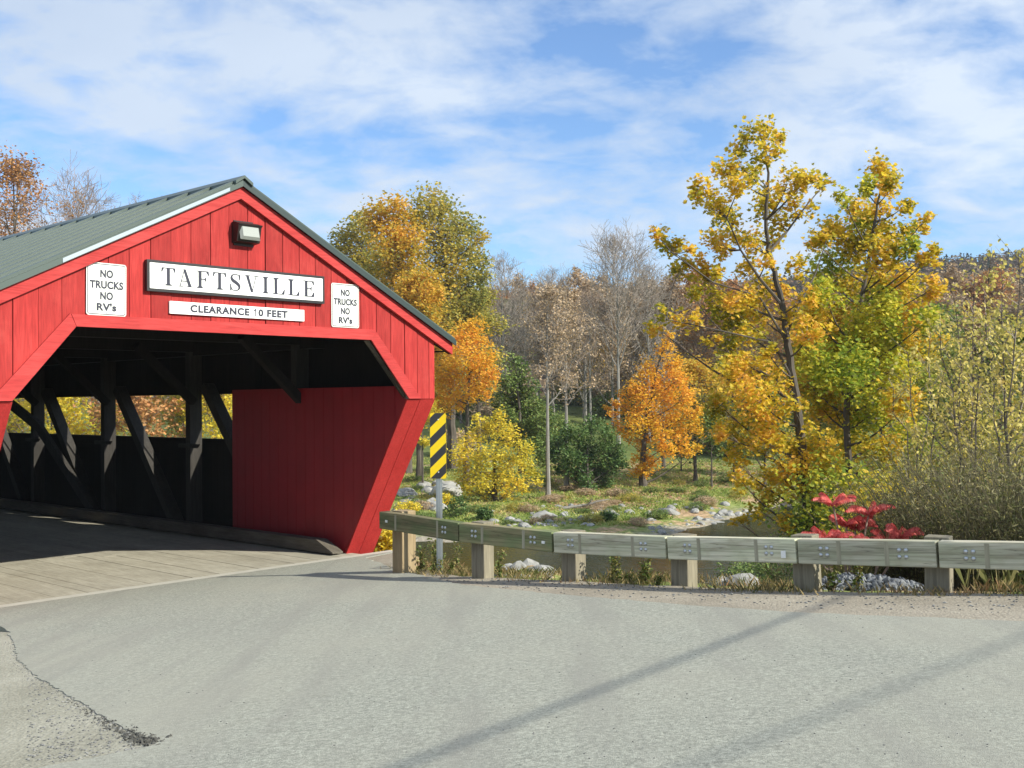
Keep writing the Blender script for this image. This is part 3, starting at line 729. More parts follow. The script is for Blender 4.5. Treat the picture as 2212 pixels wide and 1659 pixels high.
# two regulation plates
for u, z, lab, tilt in ((-2.25, 4.607, "white NO TRUCKS NO RV's plate before the T of the TAFTSVILLE board", .008), (2.14, 4.629, "white NO TRUCKS NO RV's plate after the E of the TAFTSVILLE board", 0)):
    t = in_bridge(thing("regulation_sign", lab, "sign"), u, -.016, z); t.rotation_euler = (0, tilt, YAW)
    m = MB(); m.prism(round_rect(.61, .762, .04), 1, -.004, 0); link("plate", m.mesh("plate"), SHEET, t)
    m = MB(); ring(m, .580, .732, .03, .011, -.0055, -.004); link("border", m.mesh("border"), INK, t)
    m = MB(); m.box((0, -.007, .335), (.022, .006, .022)); m.box((0, -.007, -.335), (.022, .006, .022)); link("bolt_heads", m.mesh("bolt_heads"), STEEL, t)
    for txt, w, zz, h in (("NO", .195, .225, .115), ("TRUCKS", .51, .065, .115), ("NO", .195, -.095, .115), ("RV's", .30, -.255, .115)):
        link("lettering", fit_text(text_mesh(txt, .15, "plate_letters", .0058, 1.05), w, h), INK, t, loc=(0, -.0062, zz))
# flood light
t = in_bridge(thing("floodlight", "dark bronze flood light with prismatic glass below the gable peak", "lamp"), .075, -.005, 5.665)
m = MB(); m.prism([(0, .165), (-.10, .165), (-.205, .125), (-.145, -.15), (0, -.165)], 0, -.215, .215); link("housing", m.mesh("housing"), BRONZE, t)
m = MB(); m.prism([(-.205, .135), (-.222, .128), (-.218, .11), (-.2, .10)], 0, -.22, .22); m.box((0, -.003, 0), (.36, .02, .40)); link("hood", m.mesh("hood"), BRONZE, t)
m = MB(); R = Matrix.Rotation(-.215, 3, 'X'); R = np.array(R)
V = [(-.185, 0, -.115), (.185, 0, -.115), (.185, 0, .105), (-.185, 0, .105), (-.150, -.045, -.075), (.150, -.045, -.075), (.150, -.045, .085), (-.150, -.045, .085)]
V = np.array(V) @ R.T + np.array([0, -.178, -.008]); m.add(V, [(4, 5, 6, 7), (0, 1, 5, 4), (1, 2, 6, 5), (2, 3, 7, 6), (3, 0, 4, 7)]); link("glass", m.mesh("glass"), LENS, t)

# ------------------------------------------------------------------ guardrail
def rail_mat(name, lo, hi, moss, mossf):
    m, nt, out = new_mat(name)
    g1 = noise(nt, 2.4, 6, .62, stretch=(.35, 5, 7), dist=.9); b = noise(nt, 1.1, 4, .55, stretch=(.8, 1, 2.5)); f2 = noise(nt, 10, 4, .6, stretch=(.3, 5, 7))
    c = ramp(nt, g1, [(.30, lo), (.66, hi)]); c = mixc(nt, ramp(nt, b, [(.42, (0, 0, 0)), (.60, (mossf,)*3)]), c, moss)
    c = mixc(nt, .75, c, ramp(nt, noise(nt, 3.2, 5, .65, stretch=(.16, 4, 7), dist=.5), [(.34, (.50, .48, .44)), (.5, (.95, .95, .95)), (.66, (1.2, 1.17, 1.1))]), 'MULTIPLY')
    oi = nt.nodes.new('ShaderNodeObjectInfo'); hv = nt.nodes.new('ShaderNodeHueSaturation'); nt.links.new(c, hv.inputs['Color']); nt.links.new(math_(nt, 'ADD', math_(nt, 'MULTIPLY', oi.outputs['Random'], .45), .72), hv.inputs['Value']); c = hv.outputs[0]
    c = mixc(nt, ramp(nt, noise(nt, 2.6, 4, .6, stretch=(.6, 1, 1)), [(.56, (0, 0, 0)), (.70, (.5, .5, .5))]), c, (.25, .19, .11))
    crack = ramp(nt, noise(nt, 1.5, 3, .5, stretch=(.22, 3, 9), dist=1.2), [(.485, (0, 0, 0)), (.5, (1, 1, 1)), (.515, (0, 0, 0))])
    c = mixc(nt, math_(nt, 'MULTIPLY', crack, .55), c, (.05, .045, .03))
    principled(nt, out, c, .8, bump=math_(nt, 'ADD', g1, math_(nt, 'MULTIPLY', f2, .5)), bstr=.35, bdist=.006, spec=.25); return m
RAIL_DARK = rail_mat("dark_green_timber", (.15, .125, .065), (.40, .34, .20), (.14, .20, .085), .8)  # darker and greener tone for the beams nearest the bridge
RAIL_PALE = rail_mat("weathered_grey_green_timber", (.34, .31, .22), (.80, .755, .60), (.39, .44, .26), .5)
POST_TAN = wood("tan_new_post", (.26, .19, .10), (.42, .32, .19), 2, .8, .3, .1)
POST_GREY = wood("grey_weathered_post", (.15, .13, .09), (.31, .275, .20), 2, .8, .35, .1, stain=((.10, .085, .055), 2.2, .6))
PALE_STRIP = wood("pale_unstained_strip", (.25, .23, .155), (.40, .375, .275), 2, .85, .2, .1)
joints = [(818, 1105, 16.9), (990, 1130, 15.35), (1193, 1150, 14.2), (1438, 1160, 12.95), (1719, 1165, 11.75), (2023, 1170, 10.9), (2330, 1175, 10.25), (2700, 1182, 9.6)]
JP = [at(px, py, d) for px, py, d in joints]
rail = thing("guardrail", "timber guardrail of heavy beams bolted to squat posts along the road edge", "guardrail", (JP[3][0], JP[3][1], float(road_z(JP[3][0], JP[3][1]))))
RINV = Matrix.Translation(rail.location).inverted()
bolt_me = None
def dome(r, n=10):
    V, F = [], []
    for i, a in enumerate((0, 30, 60, 85)):
        for j in range(n): V.append((r*math.cos(math.radians(a))*math.cos(2*math.pi*j/n), -r*.75*math.sin(math.radians(a)), r*math.cos(math.radians(a))*math.sin(2*math.pi*j/n)))
    for i in range(3):
        for j in range(n): F.append((i*n+j, i*n+(j+1) % n, (i+1)*n+(j+1) % n, (i+1)*n+j))
    mm = MB(); mm.add(V, F); mm.parts.append((np.array(V), np.array([[3*n+j for j in range(n)]]))); return mm.mesh("bolt")
bolt_me = dome(.023); bolt_me.materials.append(STEEL); bolt_me.polygons.foreach_set("use_smooth", np.ones(len(bolt_me.polygons), bool))
refl_me = MB().box((0, -.006, 0), (.05, .012, .035)).mesh("reflector"); refl_me.materials.append(WHITE)
refl2_me = MB().box((0, -.02, 0), (.012, .05, .075)).box((.0, -.04, 0), (.055, .006, .075)).mesh("reflector_bracket"); refl2_me.materials.append(WHITE)
BH, BT = .262, .17
for k in range(7):
    A, B = JP[k].copy(), JP[k+1].copy()
    d = B - A; L = np.linalg.norm(d); ex = d/L; ez = np.array([0, 0, 1.]); ez = ez - ex*ez.dot(ex); ez /= np.linalg.norm(ez); ey = np.cross(ez, ex)
    mat = Matrix(((ex[0], ey[0], ez[0], A[0]), (ex[1], ey[1], ez[1], A[1]), (ex[2], ey[2], ez[2], A[2]), (0, 0, 0, 1)))
    m = MB(); m.box((L/2, BT/2, -BH/2), (L-.028, BT, BH))
    beam = link("rail_beam", m.mesh("rail_beam"), RAIL_DARK if k < 2 else RAIL_PALE, rail); beam.matrix_local = RINV @ mat
    bv = beam.modifiers.new("bevel", 'BEVEL'); bv.width = .008; bv.segments = 2
    for xc in (.30, L-.34):
        for dx in (-.034, .034):
            for dz in (-.034, .034):
                if k == 0 and xc < 1: continue
                b = link("bolt", bolt_me, None, beam); b.location = (xc+dx, -.001, -BH/2+.005+dz)
        mk = MB().box((xc + (.16 if xc < 1 else -.16), -.0015, -BH/2), (.045, .003, BH-.02)); mo = link("stain_strip", mk.mesh("stain_strip"), PALE_STRIP, beam)
    if k == 0: r = link("reflector", refl_me, None, beam); r.location = (.22, 0, -BH/2)
    if k == 1: r = link("reflector", refl_me, None, beam); r.location = (L-.15, 0, -BH/2-.01)
    if k == 3: r = link("reflector", refl2_me, None, beam); r.location = (L-.14, 0, -BH/2-.03)
    # the post behind the joint
    pw, pd = (.27, .26) if k == 0 else (.245, .21)
    base = A + ex*(.24, .20, .12, .06, .05, -.03, .05)[k] + ey*(BT + pd/2 - .055 + .06); gz = float(road_z(base[0], base[1])) - .55
    top = A[2] + .012 + (.012 if k in (4, 5) else 0)
    m = MB(); m.box((0, 0, (gz+top)/2 - gz), (pw, pd, top-gz))
    p = link("rail_post", m.mesh("rail_post"), POST_TAN if k == 0 else POST_GREY, rail)
    exh = Vector((ex[0], ex[1], 0)).normalized(); p.matrix_local = RINV @ Matrix.Translation((base[0], base[1], gz)) @ Matrix.Rotation(math.atan2(exh.y, exh.x), 4, 'Z') @ Matrix.Rotation(.0 if k != 4 else -.05, 4, 'Y')
    bv = p.modifiers.new("bevel", 'BEVEL'); bv.width = .01; bv.segments = 2

# ------------------------------------------------------------------ object marker
D_OM = 16.5
pb = at(947, 1034, D_OM); ptp = at(951, 892, D_OM); oz = float(road_z(pb[0], pb[1])) - .1
om = thing("object_marker_sign", "upright yellow and black striped hazard marker on a steel post beside the bridge", "sign", (pb[0], pb[1], oz), -.12)
sw, sh_ = .245, ptp[2]-pb[2]; zc = (ptp[2]+pb[2])/2 - oz
m = MB(); m.prism([(x, z+zc) for x, z in round_rect(sw, sh_, .03)], 1, -.004, 0); link("plate", m.mesh("plate"), SIGNY, om)
bm = bmesh.new()
def clip(poly, xl, xr, zl, zh):
    def cut(P, f, inter):
        out = []
        for a, b in zip(P, P[1:]+P[:1]):
            if f(a): out.append(a)
            if f(a) != f(b): out.append(inter(a, b))
        return out
    ix = lambda X: (lambda a, b: (X, a[1] + (b[1]-a[1])*(X-a[0])/(b[0]-a[0]))); iz = lambda Z: (lambda a, b: (a[0] + (b[0]-a[0])*(Z-a[1])/(b[1]-a[1]), Z))
    poly = cut(poly, lambda p: p[0] >= xl, ix(xl)); poly = cut(poly, lambda p: p[0] <= xr, ix(xr)) if poly else poly
    poly = cut(poly, lambda p: p[1] >= zl, iz(zl)) if poly else poly; return cut(poly, lambda p: p[1] <= zh, iz(zh)) if poly else poly
m = MB(); per, sl = .305, 1.0*(.167/.245)*1.42
for k in range(-1, 5):
    z0 = sh_/2 - .075 - k*per    # height of the band's upper edge on the left side
    P = [(-sw/2, z0), (-sw/2, z0-.148), (sw/2, z0-.148+sl*sw), (sw/2, z0+sl*sw)]
    P = clip(P, -sw/2+.001, sw/2-.001, -sh_/2+.001, sh_/2-.001)
    if len(P) >= 3: m.prism([(x, z+zc) for x, z in P], 1, -.0055, -.004)
link("stripes", m.mesh("stripes"), SIGNK, om)
m = MB()
for dz in (.40, -.40): m.box((.005, -.007, zc+dz*sh_), (.016, .006, .016))
link("rivets", m.mesh("rivets"), WHITE, om)
m = MB(); pz = zc + sh_/2 - .03; m.box((-.02, .028, pz/2), (.006, .045, pz)); m.box((.022, .028, pz/2), (.006, .045, pz)); m.box((.001, .008, pz/2), (.045, .005, pz)); m.box((-.034, .05, pz/2), (.026, .005, pz)); m.box((.036, .05, pz/2), (.026, .005, pz))
link("post", m.mesh("post"), STEEL, om)

# ------------------------------------------------------------------ overhead cables (out of the picture, their shadows cross the road)
def cable(label, a, b, h, r, ext=70):
    A, B = on_road(*a), on_road(*b); off = SUN*(h/SUN[2]); d = (B-A)/np.linalg.norm(B-A)
    P = [A+off - d*ext + d*t for t in np.linspace(0, 2*ext, 15)]
    P = np.array(P); P[:, 2] += .004*((np.linspace(-1, 1, 15)*ext/10)**2)
    m = MB(); m.tube(P, np.full(15, r), 8); o = m.obj("overhead_cable", CABLE, clean=False); tag(o, label, "cable")
cable("thicker overhead cable throwing the darker shadow line across the asphalt", (860, 1659), (1730, 1325), 7.0, .023)
cable("thinner overhead cable throwing the fainter shadow near the road's lower corner", (1490, 1659), (2212, 1375), 8.6, .015)

# ------------------------------------------------------------------ trees
def merge(ps): return [p for p in ps if len(p[0])]
def grow(g, H, r0, t0=.3, n=(16, 7, 5), prof=None, ang=None, lr=(.5, .5), up=.25, crook=.12, rmin=0., trunk_lean=(0, 0), taper=.85, tr_sides=7, fork=None):
    """branching skeleton: trunk mesh parts, twig mesh parts, tips with directions"""
    prof = prof or (lambda t: .30*math.sin(math.pi*min(1, .12+.88*(t-t0)/(1-t0)))**.7)
    ang = ang or (lambda t: math.radians(62 - 30*t))
    m = 12; ts = np.linspace(0, 1, m)
    wob = np.cumsum(g.normal(size=(m, 2))*crook*.02*H, 0); wob -= wob[0]
    T = np.stack([wob[:, 0]*.6 + trunk_lean[0]*ts**1.2*H, wob[:, 1]*.6 + trunk_lean[1]*ts**1.2*H, ts*H], 1)
    R = r0*(1 - taper*ts)**1.0; R[0] *= 1.35
    tparts = [tube(T, R, tr_sides)]
    # level 1
    n1 = n[0]; t = t0 + (1-t0)*((np.arange(n1)+g.uniform(0, 1, n1))/n1)**.9
    P = np.stack([np.interp(t, ts, T[:, i]) for i in range(3)], 1)
    az = np.arange(n1)*2.4 + g.uniform(-.5, .5, n1); a = np.array([ang(q) for q in t])*(1+.2*g.uniform(-1, 1, n1))
    D = np.stack([np.sin(a)*np.cos(az), np.sin(a)*np.sin(az), np.cos(a)], 1)
    L = np.array([prof(q) for q in t])*H*(1+.22*g.uniform(-1, 1, n1)); Rr = np.interp(t, ts, R)*.55
    w_out = []; tips = []; tdir = []
    for lev in range(len(n)):
        K = 5; pts = [P]; d = D.copy()
        for k in range(K):
            d = d + g.normal(size=d.shape)*crook*1.3 + np.array([0, 0, up/K]); d /= np.linalg.norm(d, axis=1)[:, None]
            pts.append(pts[-1] + d*(L/K)[:, None])
        pts = np.array(pts)                       # K+1, n, 3
        for k in range(K):
            ra = Rr*(1-.85*k/K); rb = Rr*(1-.85*(k+1)/K)
            q = segs(pts[k], pts[k+1], np.maximum(ra, rmin), np.maximum(rb, rmin*.7), 5 if lev == 0 else 3)
            (tparts if lev == 0 else w_out).append(q)
        if lev == len(n)-1:
            for k in (2, 3, 4, 5): tips.append(pts[k]); tdir.append(d)
            break
        nc = n[lev+1]; N = len(P); s = (.25 + .75*(np.arange(nc)[None] + g.uniform(0, 1, (N, nc)))/nc)
        i0 = np.clip((s*K).astype(int), 0, K-1); fr_ = s*K - i0
        idx = np.arange(N)[:, None]
        Pc = pts[i0, idx]*(1-fr_[..., None]) + pts[np.minimum(i0+1, K), idx]*fr_[..., None]
        base = pts[np.minimum(i0+1, K), idx] - pts[i0, idx]; base /= np.linalg.norm(base, axis=2)[..., None]+1e-9
        rn = g.normal(size=base.shape); rn -= base*(rn*base).sum(2)[..., None]; rn /= np.linalg.norm(rn, axis=2)[..., None]
        th = math.radians(46)*(1+.3*g.uniform(-1, 1, (N, nc)))[..., None]
        D = (base*np.cos(th) + rn*np.sin(th)).reshape(-1, 3); P = Pc.reshape(-1, 3)
        L = (L[:, None]*lr[min(lev, len(lr)-1)]*(1.15-.55*s)).ravel()*(1+.2*g.uniform(-1, 1, N*nc)); Rr = (Rr[:, None]*(.55-.25*s)).ravel()
    return tparts, w_out, np.concatenate(tips), np.concatenate(tdir)

def put_tree(name, label, cat, base, trunk_me, crown_me, bark, rz=0, group=None, sc_=1.0, single=False):
    t = thing(name, label, cat, base, rz, group); t.scale = (sc_,)*3
    link("trunk", trunk_me, bark, t); c = link("crown", crown_me, None, t); return t
def crown_mesh(name, wood_parts, leaf_parts, twig, leaf, extra=None):
    me = np_mesh(name, merge(wood_parts) + merge(leaf_parts) + (merge(extra[0]) if extra else []))
    me.materials.append(twig); me.materials.append(leaf)
    nw = sum(len(p[1]) for p in merge(wood_parts)); idx = np.ones(len(me.polygons), np.int32); idx[:nw] = 0
    if extra: me.materials.append(extra[1]); idx[nw + sum(len(p[1]) for p in merge(leaf_parts)):] = 2
    if len(idx): me.polygons.foreach_set("material_index", idx)
    return me

def leafy(seed, H, r0, leafm, nleaf, lsize, spread, shape=LEAF_QUAD, bark=None, twig=None, keep=1.0, **kw):
    g = np.random.default_rng(seed)
    tp, wp, tips, td = grow(g, H, r0, **kw)
    if keep < 1: tips = tips[g.uniform(size=len(tips)) < keep]
    k = max(1, int(nleaf/len(tips)+.5)); c = np.repeat(tips, k, 0)
    if len(c) > nleaf: c = c[g.choice(len(c), nleaf, replace=False)]
    c = c + g.normal(size=c.shape)*spread*np.array([1, 1, .6])
    lp = [leaves(c, lsize, g, shape)]
    return np_mesh("trunk_mesh", tp), crown_mesh("crown_mesh", wp, lp, twig or TWIG, leafm)

def lobed(seed, trunk_pts, trunk_r, lobes, leafm, dens, lsize, shape=LEAF_MAPLE, bark=BARK, droop=False, up=.5, depth_amp=0., attach_drop=.55, extra_limbs=(), second=None):
    """tree whose crown is a set of foliage masses (centre, radius); limbs run out to each of them"""
    g = np.random.default_rng(seed); T = np.asarray(trunk_pts, float); R = np.linspace(trunk_r, trunk_r*.18, len(T)); R[0] *= 1.3
    tt = np.linspace(0, len(T)-1, len(T)*4); Ts = np.stack([np.interp(tt, range(len(T)), T[:, i]) for i in range(3)], 1); Rs = np.interp(tt, range(len(T)), R)
    Ts[1:-1] += g.normal(size=(len(Ts)-2, 3))*trunk_r*.10
    tp = [tube(Ts, Rs, 8)]; wp = []; lp = []; allc = []; alld = []
    for P, r in extra_limbs: tp.append(tube(np.asarray(P, float), np.linspace(r, r*.3, len(P)), 6))
    nodes = [(Ts[i], Rs[i]) for i in range(len(Ts))]
    for P, r in extra_limbs: nodes += [(np.asarray(p, float), r*.8) for p in P[1:]]
    NP = np.array([q[0] for q in nodes]); NR = np.array([q[1] for q in nodes])
    for c, r in lobes:
        c = np.asarray(c, float); hd = np.linalg.norm(NP[:, :2]-c[:2], axis=1); want = c[2] - attach_drop*hd - r*.3
        cost = np.abs(NP[:, 2]-want)*1.2 + hd*.8; i = int(np.argmin(cost)); p0 = NP[i]
        n = 6; t = np.linspace(0, 1, n)[:, None]; mid = (p0+c)/2 + np.array([0, 0, -.08])*np.linalg.norm(c-p0) + g.normal(size=3)*.06*np.linalg.norm(c-p0)
        B = p0*(1-t)**2 + 2*mid*t*(1-t) + c*t**2; rr = min(NR[i]*.6, .010 + .012*np.linalg.norm(c-p0)+.006*r/.4)
        tp.append(tube(B, np.linspace(rr, .006, n), 5))
        ns = max(5, int(11*(r/.45)**1.5)); sub = g.normal(size=(ns, 3)); sub /= np.linalg.norm(sub, axis=1)[:, None]; sub *= (r*g.uniform(.25, 1.0, ns)**.6)[:, None]; sub = c + sub*np.array([1, 1, .9])
        wp.append(segs(np.repeat(B[None, 3], ns, 0)*.5 + np.repeat(B[None, 5], ns, 0)*.5, sub, .008, .003, 3))
        nl = max(3, int(dens*(r/.45)**2*120/ns)); cc = np.repeat(sub, nl, 0) + g.normal(size=(ns*nl, 3))*r*.29
        (allc if not (second and second[1](c)) else alld).append(cc)
    lp = [leaves(np.concatenate(allc), lsize, g, shape, up=up, droop=droop)]
    return np_mesh("trunk_mesh", tp), crown_mesh("crown_mesh", wp, lp, TWIG, leafm, ([leaves(np.concatenate(alld), lsize, g, shape, up=up, droop=droop)], second[0]) if alld else None)

def base_at(px, D):
    x = ray(px, 866)[0]*D; return np.array([x, D, hz(x, D) - .05])
def top_h(px, py, D, b): return at(px, py, D)[2] - b[2]

# big green-gold maple by the river: two foliage trees, placed by their masses
def lobe_pts(base, D, L, amp, seed, rscale=1.0):
    g = np.random.default_rng(seed); out = []
    for px, py, r in L:
        d = D + g.uniform(-1, 1)*amp
        out.append((at(px, py, d) - base, r*rscale*d/F_PX))
    return out
DA = 26.0
bA = base_at(1749, DA)
tA = [np.zeros(3)] + [at(x, y, DA) - bA for x, y in ((1742, 1060), (1727, 900), (1713, 820), (1697, 720), (1690, 655), (1672, 590), (1659, 540), (1654, 470), (1660, 400), (1650, 310))]
LA = [(1640, 285, 34), (1600, 318, 28), (1560, 368, 30), (1520, 402, 27), (1600, 400, 36), (1660, 335, 32), (1692, 300, 18), (1702, 395, 38), (1745, 385, 28), (1782, 398, 20), (1742, 448, 23), (1532, 448, 32), (1500, 418, 14), (1572, 468, 32), (1640, 440, 36), (1682, 478, 27), (1560, 536, 30), (1620, 520, 32), (1530, 572, 28), (1655, 565, 22),
      (1440, 530, 32), (1418, 508, 20), (1470, 578, 30), (1492, 540, 18), (1520, 600, 22), (1560, 650, 38), (1600, 640, 38), (1640, 672, 42), (1580, 700, 33), (1450, 678, 27), (1420, 708, 22), (1500, 700, 22), (1540, 738, 18), (1622, 720, 28), (1660, 760, 20), (1745, 640, 26), (1700, 640, 22),
      (1580, 800, 44), (1622, 850, 46), (1560, 880, 32), (1650, 900, 42), (1600, 942, 42), (1660, 960, 42), (1682, 1020, 42), (1650, 1060, 32), (1722, 1058, 36), (1760, 960, 44), (1790, 1000, 32), (1602, 1040, 24), (1640, 1100, 26), (1700, 1120, 26), (1600, 1130, 18), (1770, 1080, 28), (1590, 760, 30), (1680, 820, 26), (1720, 580, 26), (1705, 700, 28), (1745, 720, 34), (1660, 620, 30), (1540, 520, 22), (1612, 590, 28), (1500, 640, 24), (1550, 600, 20), (1640, 880, 34), (1710, 880, 30), (1735, 960, 32), (1590, 1000, 30), (1560, 940, 26), (1700, 970, 30), (1740, 1010, 30), (1600, 360, 24), (1630, 380, 26), (1540, 430, 20), (1700, 430, 26), (1590, 510, 26), (1670, 520, 22), (1640, 800, 36), (1610, 800, 30)]
limbsA = [([at(1697, 725, DA)-bA, at(1730, 650, DA+.3)-bA, at(1762, 590, DA+.6)-bA, at(1785, 520, DA+.8)-bA], .04),
          ([at(1690, 660, DA)-bA, at(1640, 600, DA-.3)-bA, at(1600, 540, DA-.5)-bA, at(1570, 470, DA-.6)-bA], .042),
          ([at(1660, 545, DA)-bA, at(1700, 500, DA+.3)-bA, at(1745, 440, DA+.5)-bA, at(1775, 405, DA+.6)-bA], .034),
          ([at(1712, 820, DA)-bA, at(1670, 740, DA-.3)-bA, at(1560, 715, DA-1)-bA, at(1440, 690, DA-1.4)-bA], .034),
          ([at(1700, 740, DA)-bA, at(1640, 640, DA-.6)-bA, at(1540, 610, DA-1)-bA, at(1450, 545, DA-1.2)-bA], .034)]
tm, cm = lobed(11, tA, .125, lobe_pts(bA, DA, LA, 1.1, 5, 1.02), L_GOLD, 2.9, .105, extra_limbs=limbsA)
put_tree("maple_tree", "tall open golden maple with dark leaning trunk just behind the guardrail", "tree", bA, tm, cm, BARK)
DB = 28.5
bB = base_at(1838, DB)
tB = [np.zeros(3)] + [at(x, y, DB) - bB for x, y in ((1835, 1050), (1828, 900), (1840, 760), (1862, 640), (1880, 540), (1895, 450), (1905, 380))]
LB = [(1900, 372, 30), (1930, 400, 26), (1868, 402, 25), (1958, 442, 20), (1850, 460, 34), (1902, 470, 34), (1802, 500, 34), (1770, 530, 26), (1840, 540, 42), (1900, 550, 42), (1960, 540, 30), (1985, 500, 19), (2000, 470, 14), (1800, 590, 44), (1870, 620, 48), (1940, 610, 40), (2000, 560, 22), (1762, 680, 40), (1822, 700, 54), (1890, 700, 54), (1950, 690, 46), (1770, 790, 46), (1840, 800, 56), (1920, 790, 54), (1800, 880, 48), (1880, 890, 52), (1950, 880, 42), (1832, 960, 44), (1900, 980, 48), (1975, 950, 42), (1830, 1040, 38), (1800, 1090, 30), (1900, 1060, 46), (1760, 860, 36), (1740, 760, 30), (1990, 760, 34), (2000, 830, 34), (1960, 1040, 36), (1860, 1110, 30), (2020, 620, 26), (2005, 690, 30), (2030, 740, 24), (1785, 640, 36), (1800, 745, 40), (1850, 745, 40), (1740, 820, 36), (2015, 540, 16), (1905, 655, 36), (1870, 500, 30), (1930, 500, 28), (1825, 430, 18)]
tm, cm = lobed(12, tB, .11, lobe_pts(bB, DB, LB, 1.6, 6, 1.08), L_GREENGOLD, 3.7, .112, second=(L_GOLD, lambda c: math.sin(c[0]*5.1+c[2]*2.3) > (-.35 if c[2] > 4.6 else .86)))
put_tree("maple_tree", "dense green and gold maple standing right of the golden maple, forked crown", "tree", bB, tm, cm, BARK)

DE = 24.5; bE = base_at(2105, DE)
LE = [(2010 + 44*(i % 6) + 14*math.sin(i*2.3), 690 + 62*(i//6) + 18*math.cos(i*1.7), 34 + 8*math.sin(i*3.1)) for i in range(36) if not (i in (0, 5, 2))]
tm, cm = lobed(13, [np.zeros(3)] + [at(x, y, DE) - bE for x, y in ((2103, 980), (2095, 880), (2110, 780), (2100, 700))], .08, lobe_pts(bE, DE, LE, 1.6, 8, 1.1), L_OLIVE, 1.7, .085, shape=LEAF_OVAL)
put_tree("thicket_tree", "bushy olive leaved tree behind the thin yellow saplings, right of the green maple", "tree", bE, tm, cm, BARK)
# saplings with sparse yellow leaves at the right edge
def sapling(seed, px, D, tops, label, dens=.5, leafm=None, ls=.085, r=.024):
    g = np.random.default_rng(seed); b = base_at(px, D); tp, wp, cs = [], [], []
    for tx, ty in tops:
        e = at(tx, ty, D + g.uniform(-1, 1)) - b; n = 9; t = np.linspace(0, 1, n)[:, None]
        c = np.array([e[0]*.25, e[1]*.25, e[2]*.5]); P = 2*c*t*(1-t) + e*t**2; P[1:-1] += g.normal(size=(n-2, 3))*.04
        tp.append(tube(P, np.linspace(r, .006, n), 5)); L = np.linalg.norm(e)
        m = int(L*7); s = g.uniform(.28, 1, m); q = np.stack([np.interp(s*(n-1), range(n), P[:, i]) for i in range(3)], 1)
        a = g.uniform(0, 6.28, m); d = np.stack([np.cos(a)*.75, np.sin(a)*.75, g.uniform(.4, 1.1, m)], 1); l = g.uniform(.3, .95, m)*(1.15-.6*s)
        q2 = q + d*l[:, None]; wp.append(segs(q, q2, .007, .002, 3))
        k = 11; f = g.uniform(.15, 1.05, (m, k)); cc = q[:, None] + d[:, None]*(l[:, None]*f)[..., None] + g.normal(size=(m, k, 3))*.05
        cc = cc.reshape(-1, 3); cs.append(cc[g.uniform(size=len(cc)) < dens])
    tm = np_mesh("trunk_mesh", tp); cm = crown_mesh("crown_mesh", wp, [leaves(np.concatenate(cs), ls, g, LEAF_OVAL, up=.1, droop=True)], TWIG_GREY, leafm or L_TAN)
    t = put_tree("sapling", label, "tree", b, tm, cm, BARK); return t
sapling(21, 2085, 19.5, [(2060, 640), (2105, 590), (2140, 560), (2030, 700), (2075, 760)], "thin many stemmed sapling with scattered yellow leaves right of the green maple", .68)
sapling(22, 2170, 18.0, [(2165, 600), (2200, 545), (2240, 600), (2130, 680), (2190, 720)], "thin yellow leaved sapling at the right edge of the view", .68)
sapling(23, 1985, 21.0, [(1960, 760), (2010, 720), (2040, 800), (1930, 840)], "low tangled sapling with pale yellow leaves in front of the green maple", .6)
sapling(24, 2255, 20.5, [(2230, 660), (2280, 600), (2310, 640), (2215, 800)], "thin yellow sapling leaning in from beyond the right edge", .6)
sapling(25, 2120, 23.5, [(2090, 720), (2150, 700), (2060, 820), (2190, 760), (2120, 860), (2210, 880)], "brownish bushy sapling behind the thin yellow ones at right", .9, L_OLIVE)

# far-bank trees
def conic(t0, w): return lambda t: w*(1-.85*(t-t0)/(1-t0))**.8
def far_tree(seed, name, label, px, py_top, D, leafm, nleaf, lsize, width, t0=.25, shape=LEAF_QUAD, conical=False, full=False, bark=None, pyb=None, r0=None, spread=.35, n=(16, 7, 5), group=None, cat="tree", round_=False, **kw):
    b = base_at(px, D); H = top_h(px, py_top, D, b)
    w = width*D/F_PX/2/H
    if conical: prof = lambda t: w*1.25*max(.12, (1-(t-t0)/(1-t0)))**.75*(1 if t > t0+.08 else .8)
    elif full: prof = lambda t: w*1.2*max(.3, 1-.75*((t-t0)/(1-t0))**1.8)
    else: prof = lambda t: w*1.25*max(.15, math.sin(math.pi*min(.97, .18+.80*(t-t0)/(1-t0))))**.6
    tm, cm = leafy(seed, H*.93, r0 or .012*H+.05, leafm, nleaf, lsize, spread, shape, prof=prof, t0=t0, n=n, **kw)
    return put_tree(name, label, cat, b, tm, cm, bark or BARK, group=group)

far_tree(40, "maple_tree", "brownish gold tree filling the gap below the tall yellow green one", 905, 600, 82, L_AMBER, 13000, .27, 190, t0=.3, spread=.4)
far_tree(41, "ash_tree", "pale olive tree beside the bare poplars right of the tall trees", 1035, 620, 92, L_OLIVE, 5000, .27, 120, t0=.3, spread=.5, keep=.8)
far_tree(42, "maple_tree", "small yellow orange tree right behind the orange maple", 1500, 790, 80, L_AMBER, 4500, .23, 130, t0=.3, spread=.35)
far_tree(43, "maple_tree", "yellow tree half hidden behind the golden maple's low branches", 1585, 810, 82, L_YELLOW, 5000, .24, 150, t0=.25, spread=.35)
far_tree(44, "maple_tree", "orange tree glimpsed right of the golden maple's trunk", 1700, 820, 84, L_ORANGE, 4000, .25, 140, t0=.3, spread=.35)
far_tree(45, "oak_tree", "rust brown tree behind the roof at the left edge", 34, 350, 88, L_RUST, 9000, .25, 330, t0=.2, spread=.55, n=(24, 8, 6), keep=.75)
far_tree(46, "young_tree", "small slender yellow tree under the bridge's roof corner", 912, 860, 74, L_YELLOW, 1600, .20, 75, t0=.45, spread=.25, n=(10, 5, 4), r0=.09)
